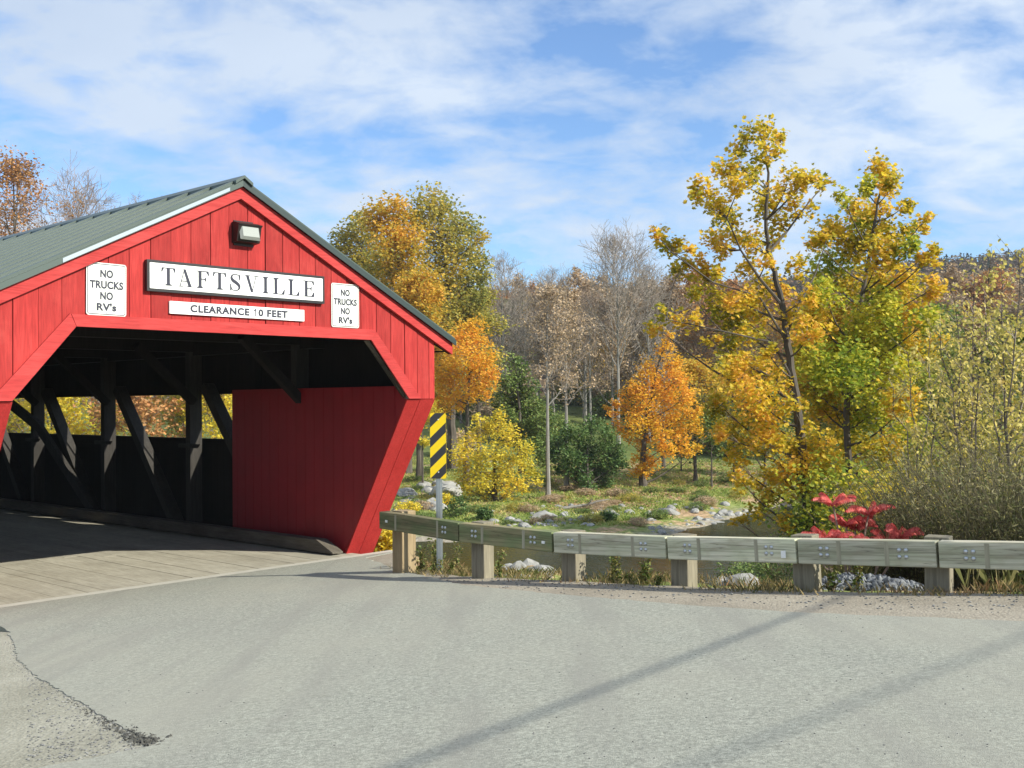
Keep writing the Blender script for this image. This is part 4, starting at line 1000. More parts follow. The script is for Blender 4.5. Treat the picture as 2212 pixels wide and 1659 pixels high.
far_tree(47, "young_tree", "small dark green fir-like tree behind the orange maple's trunk", 1470, 960, 88, L_GREEN, 1800, .22, 85, t0=.15, spread=.25, n=(10, 5, 4), conical=True)
far_tree(48, "young_tree", "thin grey green young tree right of the orange maple", 1535, 900, 77, L_MIDGREEN, 1500, .20, 75, t0=.35, spread=.28, n=(10, 5, 4), r0=.08)
for i, (px, D, py, w, lm, lab) in enumerate(((110, 66, 800, 150, L_YELLOW, "yellow tree seen through the bridge's farthest open strip"), (205, 72, 790, 150, L_YELLOW, "golden tree seen through the middle of the bridge's open strip"), (300, 64, 800, 150, L_RUST, "brown and gold tree seen through the open strip beside the middle brace"), (395, 70, 780, 140, L_OLIVE, "olive tree seen through the open strip left of the last brace"), (480, 66, 780, 150, L_YELLOW, "yellow tree seen through the open strip next to the red panel"), (20, 75, 780, 170, L_AMBER, "amber tree seen past the bridge's left truss"), (560, 70, 760, 160, L_YELLOW, "yellow tree hidden behind the bridge's red panel"), (650, 74, 740, 160, L_AMBER, "amber tree behind the bridge's near wall"))):
    far_tree(60+i, "riverside_tree", lab, px, py, D, lm, 4200, .25, w*1.25, t0=.14, spread=.4)

for i, (px, D, py, w, lm, n_, lab) in enumerate(((2015, 44, 660, 190, L_MIDGREEN, 8000, "olive brown tree filling the space between the green maple and the saplings"), (2110, 47, 690, 190, L_BROWN, 8000, "brown leaved tree behind the bushy sapling at right"), (2205, 43, 700, 190, L_MIDGREEN, 8000, "olive tree behind the yellow sapling at the right edge"), (1770, 52, 740, 200, L_MIDGREEN, 9000, "green tree standing behind both maples"), (1905, 50, 720, 220, L_OLIVE, 9000, "olive green tree behind the green maple's right side"), (1650, 78, 860, 150, L_MIDGREEN, 6000, "green tree on the far bank hidden behind the golden maple"))):
    far_tree(70+i, "woodland_tree", lab, px, py, D, lm, n_, .17, w, t0=.1, spread=.3)

def lobed_tree(seed, name, label, pxb, D, trunk, r, L, lm, dens, ls, amp=1.2, rs=1.1, bark=BARK, shape=LEAF_QUAD):
    b = base_at(pxb, D); T = [np.zeros(3)] + [at(x, y, D) - b for x, y in trunk]
    tm, cm = lobed(seed, T, r, lobe_pts(b, D, L, amp, seed+1, rs), lm, dens, ls, shape=shape, up=.6)
    return put_tree(name, label, "tree", b, tm, cm, bark)
lobed_tree(201, "maple_tree", "bright orange maple standing alone on the far bank", 1386, 75, [(1388, 1010), (1392, 950), (1402, 880), (1418, 800), (1435, 745)], .24,
    [(1442, 728, 13), (1436, 755, 18), (1452, 785, 22), (1402, 800, 22), (1466, 818, 22), (1422, 830, 25), (1380, 840, 23), (1350, 850, 13), (1482, 855, 22), (1440, 860, 27), (1396, 870, 27), (1360, 880, 22), (1334, 870, 13), (1497, 890, 19), (1460, 900, 27), (1416, 905, 27), (1370, 915, 23), (1334, 922, 15), (1503, 930, 17), (1470, 940, 22), (1430, 945, 22), (1390, 950, 21), (1350, 945, 14), (1482, 972, 16), (1445, 975, 18), (1384, 985, 18), (1396, 1015, 15), (1374, 1020, 13), (1410, 1003, 14), (1326, 895, 10), (1504, 965, 12), (1310, 880, 8)], L_ORANGE, 1.2, .20)
lobed_tree(203, "yellow_bush_tree", "low round yellow tree right of the striped marker on the far bank", 1066, 67, [(1068, 1010), (1072, 960)], .16,
    [(1012, 960, 24), (1040, 928, 24), (1076, 920, 26), (1106, 945, 26), (1130, 975, 24), (1022, 1000, 26), (1060, 980, 28), (1100, 1000, 28), (1142, 1008, 22), (1152, 1035, 16), (1000, 1030, 22), (1040, 1035, 26), (1086, 1040, 24), (1122, 1048, 20), (990, 985, 18), (1012, 1058, 18), (1052, 1064, 18), (1094, 1066, 16), (1080, 895, 12), (1030, 905, 12)], L_YELLOW, 1.15, .18)
lobed_tree(205, "green_tree", "low spreading green tree between the slender bare trunks and the orange maple", 1268, 72, [(1268, 1020), (1270, 960)], .16,
    [(1215, 962, 22), (1245, 935, 24), (1280, 925, 24), (1310, 945, 22), (1330, 975, 20), (1230, 990, 24), (1265, 975, 27), (1300, 985, 26), (1322, 1008, 20), (1214, 1010, 18), (1250, 1015, 24), (1286, 1022, 24), (1310, 1036, 18), (1268, 1040, 18), (1196, 985, 14), (1345, 1000, 12)], L_GREEN, 1.9, .19)
lobed_tree(207, "green_tree", "mid green leafy tree behind the low yellow tree", 1125, 84, [(1125, 960), (1122, 880), (1115, 800)], .22,
    [(1110, 782, 16), (1125, 810, 20), (1100, 825, 20), (1145, 840, 20), (1120, 850, 26), (1090, 865, 23), (1157, 880, 24), (1125, 892, 27), (1094, 902, 22), (1168, 915, 22), (1140, 932, 23), (1182, 950, 18), (1150, 965, 21), (1172, 990, 18), (1100, 940, 22), (1190, 980, 14)], L_MIDGREEN, 1.2, .24)
lobed_tree(209, "maple_tree", "orange tree between the bridge roof corner and the low yellow tree", 1005, 78, [(1008, 960), (1010, 880), (1015, 800), (1020, 740)], .20,
    [(1032, 698, 18), (1005, 720, 26), (985, 745, 26), (1036, 740, 24), (1010, 770, 32), (1052, 775, 22), (1066, 808, 16), (1032, 810, 32), (990, 800, 32), (960, 800, 26), (1010, 842, 28), (966, 840, 28), (1046, 840, 22), (955, 872, 22), (986, 870, 20)], L_ORANGE, .85, .21)
lobed_tree(211, "maple_tree", "tall orange and gold maple rising behind the bridge roof", 878, 86, [(880, 900), (878, 780), (868, 650), (858, 540), (850, 470)], .36,
    [(815, 470, 30), (852, 446, 26), (836, 500, 38), (872, 490, 36), (892, 522, 34), (855, 540, 40), (882, 570, 38), (845, 580, 36), (896, 612, 36), (872, 640, 38), (906, 660, 36), (922, 700, 34), (890, 700, 36), (932, 742, 32), (950, 782, 28), (830, 450, 16), (910, 770, 34), (930, 820, 30), (950, 850, 28)], L_AMBER, .62, .30, 2.2, 1.15)
lobed_tree(213, "ash_tree", "tall yellow green tree right of the orange maple behind the roof", 975, 90, [(975, 900), (978, 780), (970, 650), (960, 540), (950, 460)], .38,
    [(925, 438, 32), (956, 448, 28), (905, 470, 28), (985, 480, 28), (940, 490, 38), (976, 520, 38), (1016, 492, 24), (1038, 515, 18), (1000, 545, 34), (945, 545, 38), (1032, 560, 24), (976, 580, 40), (1010, 600, 34), (940, 610, 36), (1042, 600, 20), (985, 640, 38), (960, 680, 36), (1022, 650, 28), (1052, 640, 18), (1000, 690, 32), (1036, 700, 24), (980, 730, 30)], L_OLIVE, .55, .30, 2.2, 1.12)
lobed_tree(215, "oak_tree", "olive green tree lowest on the roof slope, left of the orange maple", 790, 95, [(790, 900), (790, 760), (788, 640), (780, 540)], .36,
    [(740, 520, 24), (766, 500, 26), (790, 490, 26), (720, 540, 16), (755, 550, 32), (800, 530, 32), (780, 580, 34), (816, 570, 32), (840, 620, 32), (800, 612, 32), (872, 660, 32), (850, 672, 32), (780, 470, 14), (830, 700, 34), (880, 730, 34), (920, 790, 30)], L_OLIVE, .6, .30, 2.2, 1.15)
# bare and brown trees
def bare(seed, H, r0, t0=.3, w=.25, n=(15, 7, 6), brown=0, bl=.2, lm=None, ang=None, twig=None, up=.45, rmin=.016):
    g = np.random.default_rng(seed); prof = lambda t: w*max(.25, math.sin(math.pi*min(.96, .25+.7*(t-t0)/(1-t0))))**.6
    tp, wp, tips, td = grow(g, H, r0, t0=t0, n=n, prof=prof, ang=ang or (lambda t: math.radians(48-22*t)), up=up, lr=(.6, .6), rmin=rmin)
    lp = []
    if brown:
        c = tips[g.choice(len(tips), min(brown, len(tips)), replace=False)]; c = c + g.normal(size=c.shape)*.15; lp = [leaves(c, bl, g)]
    return np_mesh("trunk_mesh", tp), crown_mesh("crown_mesh", wp, lp, twig or TWIG_GREY, lm or L_BROWN)
def bare_at(seed, name, label, px, py, D, bark=None, **kw):
    b = base_at(px, D); H = top_h(px, py, D, b); tm, cm = bare(seed, H*.97, kw.pop('r0', .009*H+.03), **kw); return put_tree(name, label, "tree", b, tm, cm, bark or BARK_PALE)
bare_at(81, "bare_tree", "tallest bare grey tree rising above the wooded hill left of the golden maple", 1335, 545, 108, t0=.38, w=.34, n=(26, 9, 7))
bare_at(82, "bare_tree", "bare fan shaped tree right of the tall yellow green tree", 1085, 575, 112, t0=.2, w=.26, n=(26, 9, 7))
bare_at(83, "bare_tree", "smaller bare tree with reddish buds on the skyline between two taller bare trees", 1195, 612, 128, t0=.3, w=.34, n=(24, 9, 7))
bare_at(84, "bare_tree", "bare rounded tree behind the roof, right of the rust brown one", 165, 455, 92, t0=.25, w=.34, n=(26, 9, 8), twig=TWIG)
bare_at(85, "bare_tree", "bare tree top just showing over the roof ridge", 315, 450, 96, t0=.4, w=.2, n=(14, 7, 6), twig=TWIG)
bare_at(86, "slender_tree", "slender pale trunk leaning right with sparse brown leaves left of the green tree", 1182, 640, 68, t0=.42, w=.20, n=(14, 7, 5), brown=2600, bl=.18, lm=L_BROWN, r0=.15)
bare_at(87, "slender_tree", "second slender grey trunk with brown leaves behind the leaning pale trunk", 1222, 650, 73, t0=.42, w=.22, n=(14, 7, 5), brown=2600, bl=.18, lm=L_BROWN, r0=.16)
bare_at(88, "bare_tree", "dark bare trunk standing between the brown trees and the orange maple", 1432, 690, 92, t0=.4, w=.2, n=(14, 7, 6), bark=BARK)
bare_at(89, "bare_tree", "bare grey tree leaning close to the tallest bare tree on its right", 1400, 600, 112, t0=.35, w=.28, n=(22, 9, 7))
bare_at(101, "bare_tree", "bare grey twiggy tree between the fan shaped tree and the reddish budded one", 1135, 640, 118, t0=.3, w=.26, n=(18, 8, 6))
bare_at(102, "bare_tree", "bare tan tree left of the tallest bare tree, lower than it", 1275, 655, 115, t0=.3, w=.32, n=(20, 8, 7), twig=TWIG)
# brown trees on the foot of the hill: a few kinds, copied
kinds = [bare(90+i, 15, .20, t0=.16, w=.33, n=(16, 8, 6), brown=5200 if i < 4 else 1500, bl=.36, lm=(L_BROWN, L_BROWN, L_RUST, L_BROWN, L_BROWN, L_BROWN)[i], twig=TWIG if i % 2 == 0 else TWIG_GREY) for i in range(6)] + [bare(120+i, 13, .18, t0=.14, w=.36, n=(16, 8, 6), brown=5000, bl=.26, lm=(L_OLIVE, L_MIDGREEN, L_AMBER)[i], twig=TWIG) for i in range(3)]
for tm, cm in kinds: tm.materials.append(BARK_PALE)
g = np.random.default_rng(17); spots = []
for k in range(215):
    px = 960 + (2330-960)*((k*0.618034) % 1); D = 118 + 104*((k*0.7548777) % 1)
    spots.append((px + g.uniform(-15, 15), D))
for k in range(16): spots.append((-60 + 56*k + g.uniform(-15, 15), 118 + 55*((k*.618) % 1)))
first = None
for i, (px, D) in enumerate(sorted(spots, key=lambda q: q[1])):
    j = (i*5) % 13; ki = (0, 1, 2, 3, 4, 5, 0, 2, 4, 6, 5, 7, 8)[j]; tm, cm = kinds[ki]; b = base_at(px, D); s_ = g.uniform(.72, 1.0)*(1 if px > 900 else .9)*(1 - .30*float(sstep(125, 215, D)))
    t = thing("bare_tree", ("thin brown grey tree in the wood at the foot of the hill", "olive leaved tree among the brown wood at the foot of the hill", "green tree among the brown wood at the foot of the hill", "amber tree among the brown wood at the foot of the hill")[max(0, ki-5)], "tree", b, g.uniform(0, 6.28), ("brown trees", "olive trees", "green trees", "amber trees")[max(0, ki-5)] + " of the hill-foot wood")
    t.scale = (s_, s_, s_)
    link("trunk", tm, None, t); link("crown", cm, None, t)

# the wooded hill far behind reads as one mass
def hill_forest():
    g = np.random.default_rng(31); n = 3600
    D = 250 + 290*g.uniform(size=n)**.75; px = g.uniform(640, 2420, n); x = (px-1106)/F_PX*D; z = height(x, D, False)
    H = g.uniform(8, 13, n); con = (g.uniform(size=n) < .16) | ((D > 490) & (g.uniform(size=n) < .38)); lp, cp = [], []
    k = 34; c = g.normal(size=(n, k, 3)); c /= np.linalg.norm(c, axis=2)[..., None]; c *= g.uniform(.4, 1, (n, k))[..., None]**.5
    c = c*np.stack([H*.33, H*.33, H*.42], 1)[:, None] + np.stack([x, D, z + H*.6], 1)[:, None]
    dec = leaves(c[~con].reshape(-1, 3), 1.5, g, LEAF_QUAD, up=.6)
    o = link("hill_forest", np_mesh("hill_forest", [dec]), L_FAR); kind(o, "stuff")
    nc = int(con.sum()); kk = 60; t = g.uniform(0, 1, (nc, kk)); a = g.uniform(0, 6.28, (nc, kk)); r = (1-t)**.9*.24*H[con][:, None]*g.uniform(.4, 1, (nc, kk)); HH = H[con][:, None]*.98
    q = np.stack([x[con][:, None] + r*np.cos(a), D[con][:, None] + r*np.sin(a), z[con][:, None] + 1 + t*HH], -1)
    o = link("hill_conifers", np_mesh("hill_conifers", [leaves(q.reshape(-1, 3), 1.15, g, LEAF_QUAD, up=.3)]), L_CONIFER); kind(o, "stuff")
hill_forest()

# ------------------------------------------------------------------ shrubs, weeds, grass, stones
def feather(seed, h, w, n, ls, m=14):
    """bush of many thin plume stems with tiny leaves"""
    g = np.random.default_rng(seed); a = g.uniform(0, 6.28, n); r = w*np.sqrt(g.uniform(size=n))*.45
    P0 = np.stack([r*np.cos(a), r*np.sin(a), np.zeros(n)], 1); d = np.stack([np.cos(a)*g.uniform(.05, .5, n), np.sin(a)*g.uniform(.05, .5, n), np.ones(n)], 1); L = h*g.uniform(.45, 1.05, n)
    P1 = P0 + d*L[:, None]*.6; P2 = P1 + (d + g.normal(size=(n, 3))*.18 + np.stack([np.cos(a)*.25, np.sin(a)*.25, -np.ones(n)*.1], 1))*L[:, None]*.4
    w_ = [segs(P0, P1, .006, .004, 3), segs(P1, P2, .004, .002, 3)]
    t = g.uniform(.15, 1.0, (n, m)); c = np.where((t < .6)[..., None], P0[:, None] + (P1-P0)[:, None]*(t/.6)[..., None], P1[:, None] + (P2-P1)[:, None]*((t-.6)/.4)[..., None]) + g.normal(size=(n, m, 3))*.035*h/1.3
    return w_, [leaves(c.reshape(-1, 3), ls, g, LEAF_SLIM, up=.2)]
WSTEM = plain("weed_stems", (.095, .08, .042), .9, var=.3)
for i, (px, D, h, w, lab) in enumerate(((1990, 14.6, 1.15, 1.3, "brown green goldenrod clump right of the red sumac"), (2060, 14.6, 1.45, 1.7, "tall dull green goldenrod clump behind the guardrail's right part"), (2155, 13.6, 1.45, 1.6, "brown seedy weed clump behind the guardrail near the right edge"), (2230, 13.2, 1.5, 1.6, "weed clump cut by the right edge behind the guardrail"), (2110, 17.0, 1.5, 2.2, "greyish weed thicket under the yellow saplings"), (1990, 18.0, 1.3, 2.2, "olive weed thicket below the green maple"), (1730, 15.8, .85, .8, "pale green weed plumes left of the red sumac"), (2290, 16, 1.6, 2, "brown weed thicket beyond the right edge"))):
    b = base_at(px, D); wp, lp = feather(130+i, h*1.3, w, 300 if i != 6 else 60, .085)
    o = link("weed_shrub", crown_mesh("weed_shrub", wp, lp, WSTEM, L_WEED), None, loc=b); tag(o, lab, "shrub")
# red sumac: arching leaves with paired leaflets
def sumac(seed, px, D, h, nfr, label):
    g = np.random.default_rng(seed); b = base_at(px, D); t = thing("sumac", label, "shrub", b); st = []; fr_v = []
    lp = []; wp = []
    for k in range(4):
        e = np.array([g.uniform(-.35, .35), g.uniform(-.3, .3), h*g.uniform(.55, .8)]); P = np.stack([np.zeros(3), e*.5 + g.normal(size=3)*.03, e]); st.append(tube(P, [.02, .016, .012], 5))
        for j in range(nfr):
            a = j*2.4 + g.uniform(-.4, .4); L = g.uniform(.27, .38); s = np.linspace(0, 1, 13); el = g.uniform(.55, 1.25)
            dirh = np.array([math.cos(a), math.sin(a), 0]); Q = e + dirh*(s*L*math.cos(el*.8))[:, None] + np.array([0, 0, 1.])*((s*math.sin(el) - (.42*s**2))*L)[:, None]
            wp.append(segs(Q[:-1], Q[1:], .005, .003, 3)); side = np.array([-dirh[1], dirh[0], 0])
            for q, ss in zip(Q[1:], s[1:]):
                for sg in (-1, 1):
                    l = .092*(1-.5*abs(ss-.45)); dv = side*sg*.62 + dirh*.30 + np.array([0, 0, -.80]); dv /= np.linalg.norm(dv); nv = dirh*.016
                    lp.append([q, q + dv*l*.45 + nv, q + dv*l, q + dv*l*.45 - nv])
    V = np.array(lp).reshape(-1, 3); F = np.arange(len(V)).reshape(-1, 4)
    link("stem", np_mesh("stem", st), TWIG, t); link("foliage", crown_mesh("foliage", wp, [(V, F)], L_SUMAC, L_SUMAC), None, t)
sumac(141, 1832, 13.9, 1.5, 9, "tallest bright red sumac behind the guardrail, left of the weeds")
sumac(142, 1872, 13.8, 1.0, 7, "low red sumac right of the tallest red sumac")
sumac(143, 1795, 13.7, .95, 7, "low red sumac left of the tallest red sumac")

def blades(P, h, wd, g, lean=.35):
    n = len(P); a = g.uniform(0, 6.28, n); H = h*g.uniform(.4, 1.2, n); d = np.stack([np.cos(a), np.sin(a), np.zeros(n)], 1); s = np.stack([-d[:, 1], d[:, 0], np.zeros(n)], 1)*(wd*g.uniform(.6, 1.4, n))[:, None]
    up = np.array([0, 0, 1.]); l = g.uniform(0, lean, n)[:, None]*H[:, None]
    m = P + up*(H*.55)[:, None] + d*l*.35; t = P + up*H[:, None]*.95 + d*l
    V = np.stack([P - s/2, P + s/2, m + s*.4, t, m - s*.4], 1); return V.reshape(-1, 3), np.arange(n*5).reshape(n, 5)
def along_rail(n, g, lo, hi, t0=0., t1=1.):
    E = EDGE[4:13]; seg = np.linalg.norm(np.diff(E, axis=0), axis=1); cum = np.concatenate([[0], np.cumsum(seg)]); s = g.uniform(t0, t1, n)*17
    x = np.interp(s, cum, E[:, 0]); y = np.interp(s, cum, E[:, 1]); x2 = np.interp(s+.1, cum, E[:, 0]); y2 = np.interp(s+.1, cum, E[:, 1])
    dx, dy = x2-x, y2-y; l = np.hypot(dx, dy)+1e-6; o = g.uniform(lo, hi, n); return np.stack([x - dy/l*o, y + dx/l*o], 1)
def roadside_grass():
    g = np.random.default_rng(51); xy = along_rail(15000, g, -.38, .75); k = vnoise(xy[:, 0]*2.2, xy[:, 1]*2.2, 4) + g.normal(size=len(xy))*.4 > .12; xy = xy[k]; xy = xy[~((edge_out(xy[:, 0], xy[:, 1]) > .12) & (np.abs(xy[:, 0] - 4.1) < .75))]
    z = np.maximum(height(xy[:, 0], xy[:, 1]), road_z(xy[:, 0], xy[:, 1])-.25); P = np.stack([xy[:, 0], xy[:, 1], z+.01], 1)
    o = link("roadside_grass", np_mesh("roadside_grass", [blades(P, .13, .008, g, .9)]), L_DRYGRASS); kind(o, "stuff")
    # low grass on the right part of the near bank
    xy = np.stack([g.uniform(3, 16, 14000), g.uniform(8, 34, 14000)], 1); s = edge_out(xy[:, 0], xy[:, 1]); k = (s > .6) & (xy[:, 0] > .25*xy[:, 1]) & (np.hypot(xy[:, 0]-4.4, xy[:, 1]-13.3) > 1.4); xy = xy[k]
    P = np.stack([xy[:, 0], xy[:, 1], height(xy[:, 0], xy[:, 1])], 1)
    o = link("bank_weeds", np_mesh("bank_weeds", [blades(P, .42, .016, g, .7)]), L_WEED); kind(o, "stuff")
roadside_grass()
def far_grass():
    g = np.random.default_rng(52); n = 85000; D = 49 + 50*g.uniform(size=n)**1.1; px = g.uniform(780, 1760, n); x = (px-1106)/F_PX*D
    z = height(x, D); k = (z > WATER+.28) & (vnoise(x*.55, D*.55, 6) + g.normal(size=n)*.4 > -.12); x, D, z = x[k], D[k], z[k]
    o = link("bank_grass", np_mesh("bank_grass", [blades(np.stack([x, D, z], 1), .17, .06, g, 1.6)]), L_GRASS); kind(o, "stuff")
    n = 9000; D = 62 + 36*g.uniform(size=n); px = g.uniform(1180, 1700, n); x = (px-1106)/F_PX*D; z = height(x, D)
    k = z > WATER+.5; lt = leaves(np.stack([x, D, z+.05], 1)[k], .20, g, LEAF_QUAD, up=3.0)
    o = link("leaf_litter", np_mesh("leaf_litter", [lt]), leaf_mat("fallen_leaves", [(.22, .12, .05), (.42, .26, .13), (.50, .33, .20)], .6, .3, .1, .8)); kind(o, "stuff")
far_grass()
def weed_mesh(seed, h):
    g = np.random.default_rng(seed); n = int(g.integers(4, 8)); wp, cs = [], []
    for k in range(n):
        a = g.uniform(0, 6.28); e = np.array([math.cos(a)*.35*h*g.uniform(.2, 1), math.sin(a)*.35*h*g.uniform(.2, 1), h*g.uniform(.6, 1.05)]); q = np.array([e[0]*.3, e[1]*.3, e[2]*.6])
        wp += [segs([np.zeros(3)], [q], .004, .003), segs([q], [e], .003, .0015)]
        m = 22; t = g.uniform(.15, 1, m)[:, None]; cs.append(np.where(t < .6, q*t/.6, q + (e-q)*(t-.6)/.4) + g.normal(size=(m, 3))*.022)
    return wp, [leaves(np.concatenate(cs), .045, g, LEAF_OVAL, up=.3)]
WGREEN = leaf_mat("roadside_weed_leaves", [(.06, .11, .02), (.14, .18, .04), (.26, .22, .07), (.30, .18, .09)], .8, 2, .3, .8)
wm = [crown_mesh("weed", *weed_mesh(160+i, h), WSTEM, WGREEN) for i, h in enumerate((.35, .5, .42, .6, .3))]
g = np.random.default_rng(53); xy = np.concatenate([along_rail(38, g, -.2, .45), along_rail(10, g, -.1, .6, .05, .35)])
for i, (x, y) in enumerate(xy):
    z = max(hz(x, y), float(road_z(x, y)) - .2)
    o = link("weed", wm[i % 5], None, loc=(x, y, z)); o.rotation_euler = (0, 0, g.uniform(0, 6.28)); s_ = g.uniform(.7, 1.25); o.scale = (s_,)*3
    tag(o, "small leafy weed among the dry grass under the guardrail", "weed", "weeds along the guardrail")
# shrubs on the far bank
for i, (px, D, w, h, lm, lab) in enumerate(((985, 60, 1.3, 1.1, L_GREEN, "round green bush on the stony far bank beside the striped marker"), (1045, 58.5, .9, .7, L_GREEN, "small green bush right of the round one on the stony bank"), (880, 61, 1.4, .7, L_YELLOW, "low yellow leaved shrub among the pale stones by the red bridge wall"), (960, 63.5, 1.0, .8, L_YELLOW, "yellow sprig of shrub behind the striped marker's post"), (1310, 58, 1.0, .5, L_GREEN, "low green shrub on the grass below the orange maple"), (840, 22.6, .8, .9, L_YELLOW, "green yellow bush between the bridge wall and the first rail post"), (1835, 24, 3.0, 2.3, L_GREENGOLD, "green gold leafy bush filling the space under the green maple"), (1925, 22.5, 2.4, 2.1, L_YELLOW, "pale yellow leaved vine bush left of the weed clumps"), (1775, 25.2, 1.8, 1.5, L_MIDGREEN, "mid green bush at the foot of the golden maple's trunk"), (1960, 26, 3.2, 3.0, L_OLIVE, "tall olive bush under the green maple's right side"), (1720, 33, 3.2, 1.6, L_MIDGREEN, "dark green waterside bush below the golden maple"), (1620, 42, 3.0, 1.4, L_MIDGREEN, "green bush leaning over the water left of the golden maple"))):
    gg = np.random.default_rng(170+i); b = base_at(px, D); n = 900 if i < 6 else 2200
    c = gg.normal(size=(n, 3)); c /= np.linalg.norm(c, axis=1)[:, None]; c *= (gg.uniform(.3, 1, n)**.5)[:, None]*(1+.35*np.sin(c[:, :1]*5+i)*np.cos(c[:, 1:2]*6)); c = c*np.array([w/2, w/2, h*.55]) + np.array([0, 0, h*.5]); c[:, 2] = np.maximum(c[:, 2], .02)
    st = segs(np.zeros((14, 3)), c[:14], .012, .004)
    o = link("bush", crown_mesh("bush", [st], [leaves(c, .13 if i < 6 else .12, gg, LEAF_OVAL)], TWIG, lm), None, loc=b); tag(o, lab, "bush")
gg = np.random.default_rng(190)
ug = []
for i in range(4):
    c = gg.normal(size=(1500, 3)); c /= np.linalg.norm(c, axis=1)[:, None]; c *= (gg.uniform(.3, 1, 1500)**.5)[:, None]*(1+.35*np.sin(c[:, :1]*5+i)*np.cos(c[:, 1:2]*6)); c = c*np.array([2.3, 2.3, 1.7]) + np.array([0, 0, 1.6]); c[:, 2] = np.maximum(c[:, 2], .03)
    ug.append(crown_mesh("undergrowth_bush", [segs(np.zeros((20, 3)), c[:20], .03, .01)], [leaves(c, .30, gg, LEAF_QUAD)], TWIG, (L_MIDGREEN, L_OLIVE, L_BROWN, L_MIDGREEN)[i]))
for k in range(46):
    px = 985 + 700*((k*.618034) % 1) + gg.uniform(-8, 8); D = 100 + 40*((k*.7548777) % 1); i = int(gg.integers(0, 4)); b = base_at(px, D)
    if 1195 < px < 1330 and D < 116: continue
    o = link("undergrowth_bush", ug[i], None, loc=b); o.rotation_euler = (0, 0, gg.uniform(0, 6.28)); q = gg.uniform(.6, 1.25); o.scale = (q, q, q*gg.uniform(.7, 1.2))
    tag(o, ("green bush along the edge of the brown wood", "olive bush along the edge of the brown wood", "dry brown bush along the edge of the brown wood", "green bush along the edge of the brown wood")[i], "bush", ("green", "olive", "brown", "green")[i] + " bushes along the wood's edge")
for k in range(110):
    px = 870 + 770*gg.uniform(); D = 56 + 26*gg.uniform()**1.3; i = int(gg.integers(0, 4)); b = base_at(px, D)
    if b[2] < WATER + .15: continue
    o = link("ground_plant", ug[i], None, loc=b); o.rotation_euler = (0, 0, gg.uniform(0, 6.28)); q = gg.uniform(.10, .24); o.scale = (q*1.3, q*1.3, q*gg.uniform(.5, 1))
    tag(o, ("low green plant on the grassy far bank", "low olive plant on the grassy far bank", "dry brown plant on the grassy far bank", "low green plant on the grassy far bank")[i], "plant", ("green", "olive", "brown", "green")[i] + " plants on the far bank")
# stones
def rock_mesh(seed, flat=.65):
    g = np.random.default_rng(seed); bm = bmesh.new(); bmesh.ops.create_icosphere(bm, subdivisions=2, radius=.5)
    pl = [(Vector(g.normal(size=3)).normalized(), g.uniform(.26, .42)) for _ in range(9)]
    for v in bm.verts:
        for nrm, d in pl:
            q = v.co.dot(nrm)
            if q > d: v.co -= nrm*(q-d)*.9
        v.co += Vector(g.normal(size=3))*.012; v.co.z *= flat
    me = bpy.data.meshes.new("rock"); bm.to_mesh(me); bm.free(); me.polygons.foreach_set("use_smooth", np.zeros(len(me.polygons), bool)); me.materials.append(STONE); return me
rocks = [rock_mesh(180+i, (.55, .7, .5, .8, .6)[i]) for i in range(5)]
g = np.random.default_rng(54)
def rock(px, D, s_, label, group=None, i=None):
    b = base_at(px, D); o = link("boulder", rocks[int(g.integers(0, 5)) if i is None else i], None, loc=b + np.array([0, 0, .03*s_])); o.scale = (s_, s_*g.uniform(.7, 1), s_*g.uniform(.8, 1.1)); o.rotation_euler = (g.uniform(-.2, .2), g.uniform(-.2, .2), g.uniform(0, 6.28)); tag(o, label, "boulder", group)
GR = "pale boulders on the far river bank"
rock(1172, 59.5, 1.9, "widest pale flat boulder on the far bank behind the second rail beam", None, 0)
rock(1440, 62, 1.5, "big grey boulder on the grass right below the orange maple", None, 2)
rock(965, 70, 2.8, "large pale boulder just right of the striped marker's post", None, 1)
rock(1560, 13.6, .42, "rounded grey boulder under the fourth rail beam, left of its twin", None, 3); rock(1600, 13.3, .5, "speckled grey boulder under the fourth rail beam, right of its twin", None, 1)
for k in range(44): rock(850 + 105*g.uniform(), 62 + 13*g.uniform(), g.uniform(.5, 1.6), "pale jagged boulder in the heap beside the red bridge wall", "boulders heaped by the bridge wall")
for k in range(95): rock(1030 + 380*g.uniform(), 56 + 8*g.uniform(), g.uniform(.18, .8), "pale boulder on the grassy far bank", GR)
for k in range(26): rock(1415 + 150*g.uniform(), 62 + 5*g.uniform(), g.uniform(.35, .9), "pale boulder on the grassy far bank", GR)
for k in range(60):
    px = 1400 + 260*g.uniform(); x = ray(px, 866)[0]*60; D = 53 + 1.6*max(0, x-6.5) + g.uniform(-1.0, 2.2); rock(px, D, g.uniform(.2, .8), "pale stone along the far waterline", "stones along the far waterline")
for k in range(22): rock(1060 + 130*g.uniform(), 36 + 9*g.uniform(), g.uniform(.3, 1.2), "pale stone on the sandbar under the second rail beam", "stones on the sandbar")
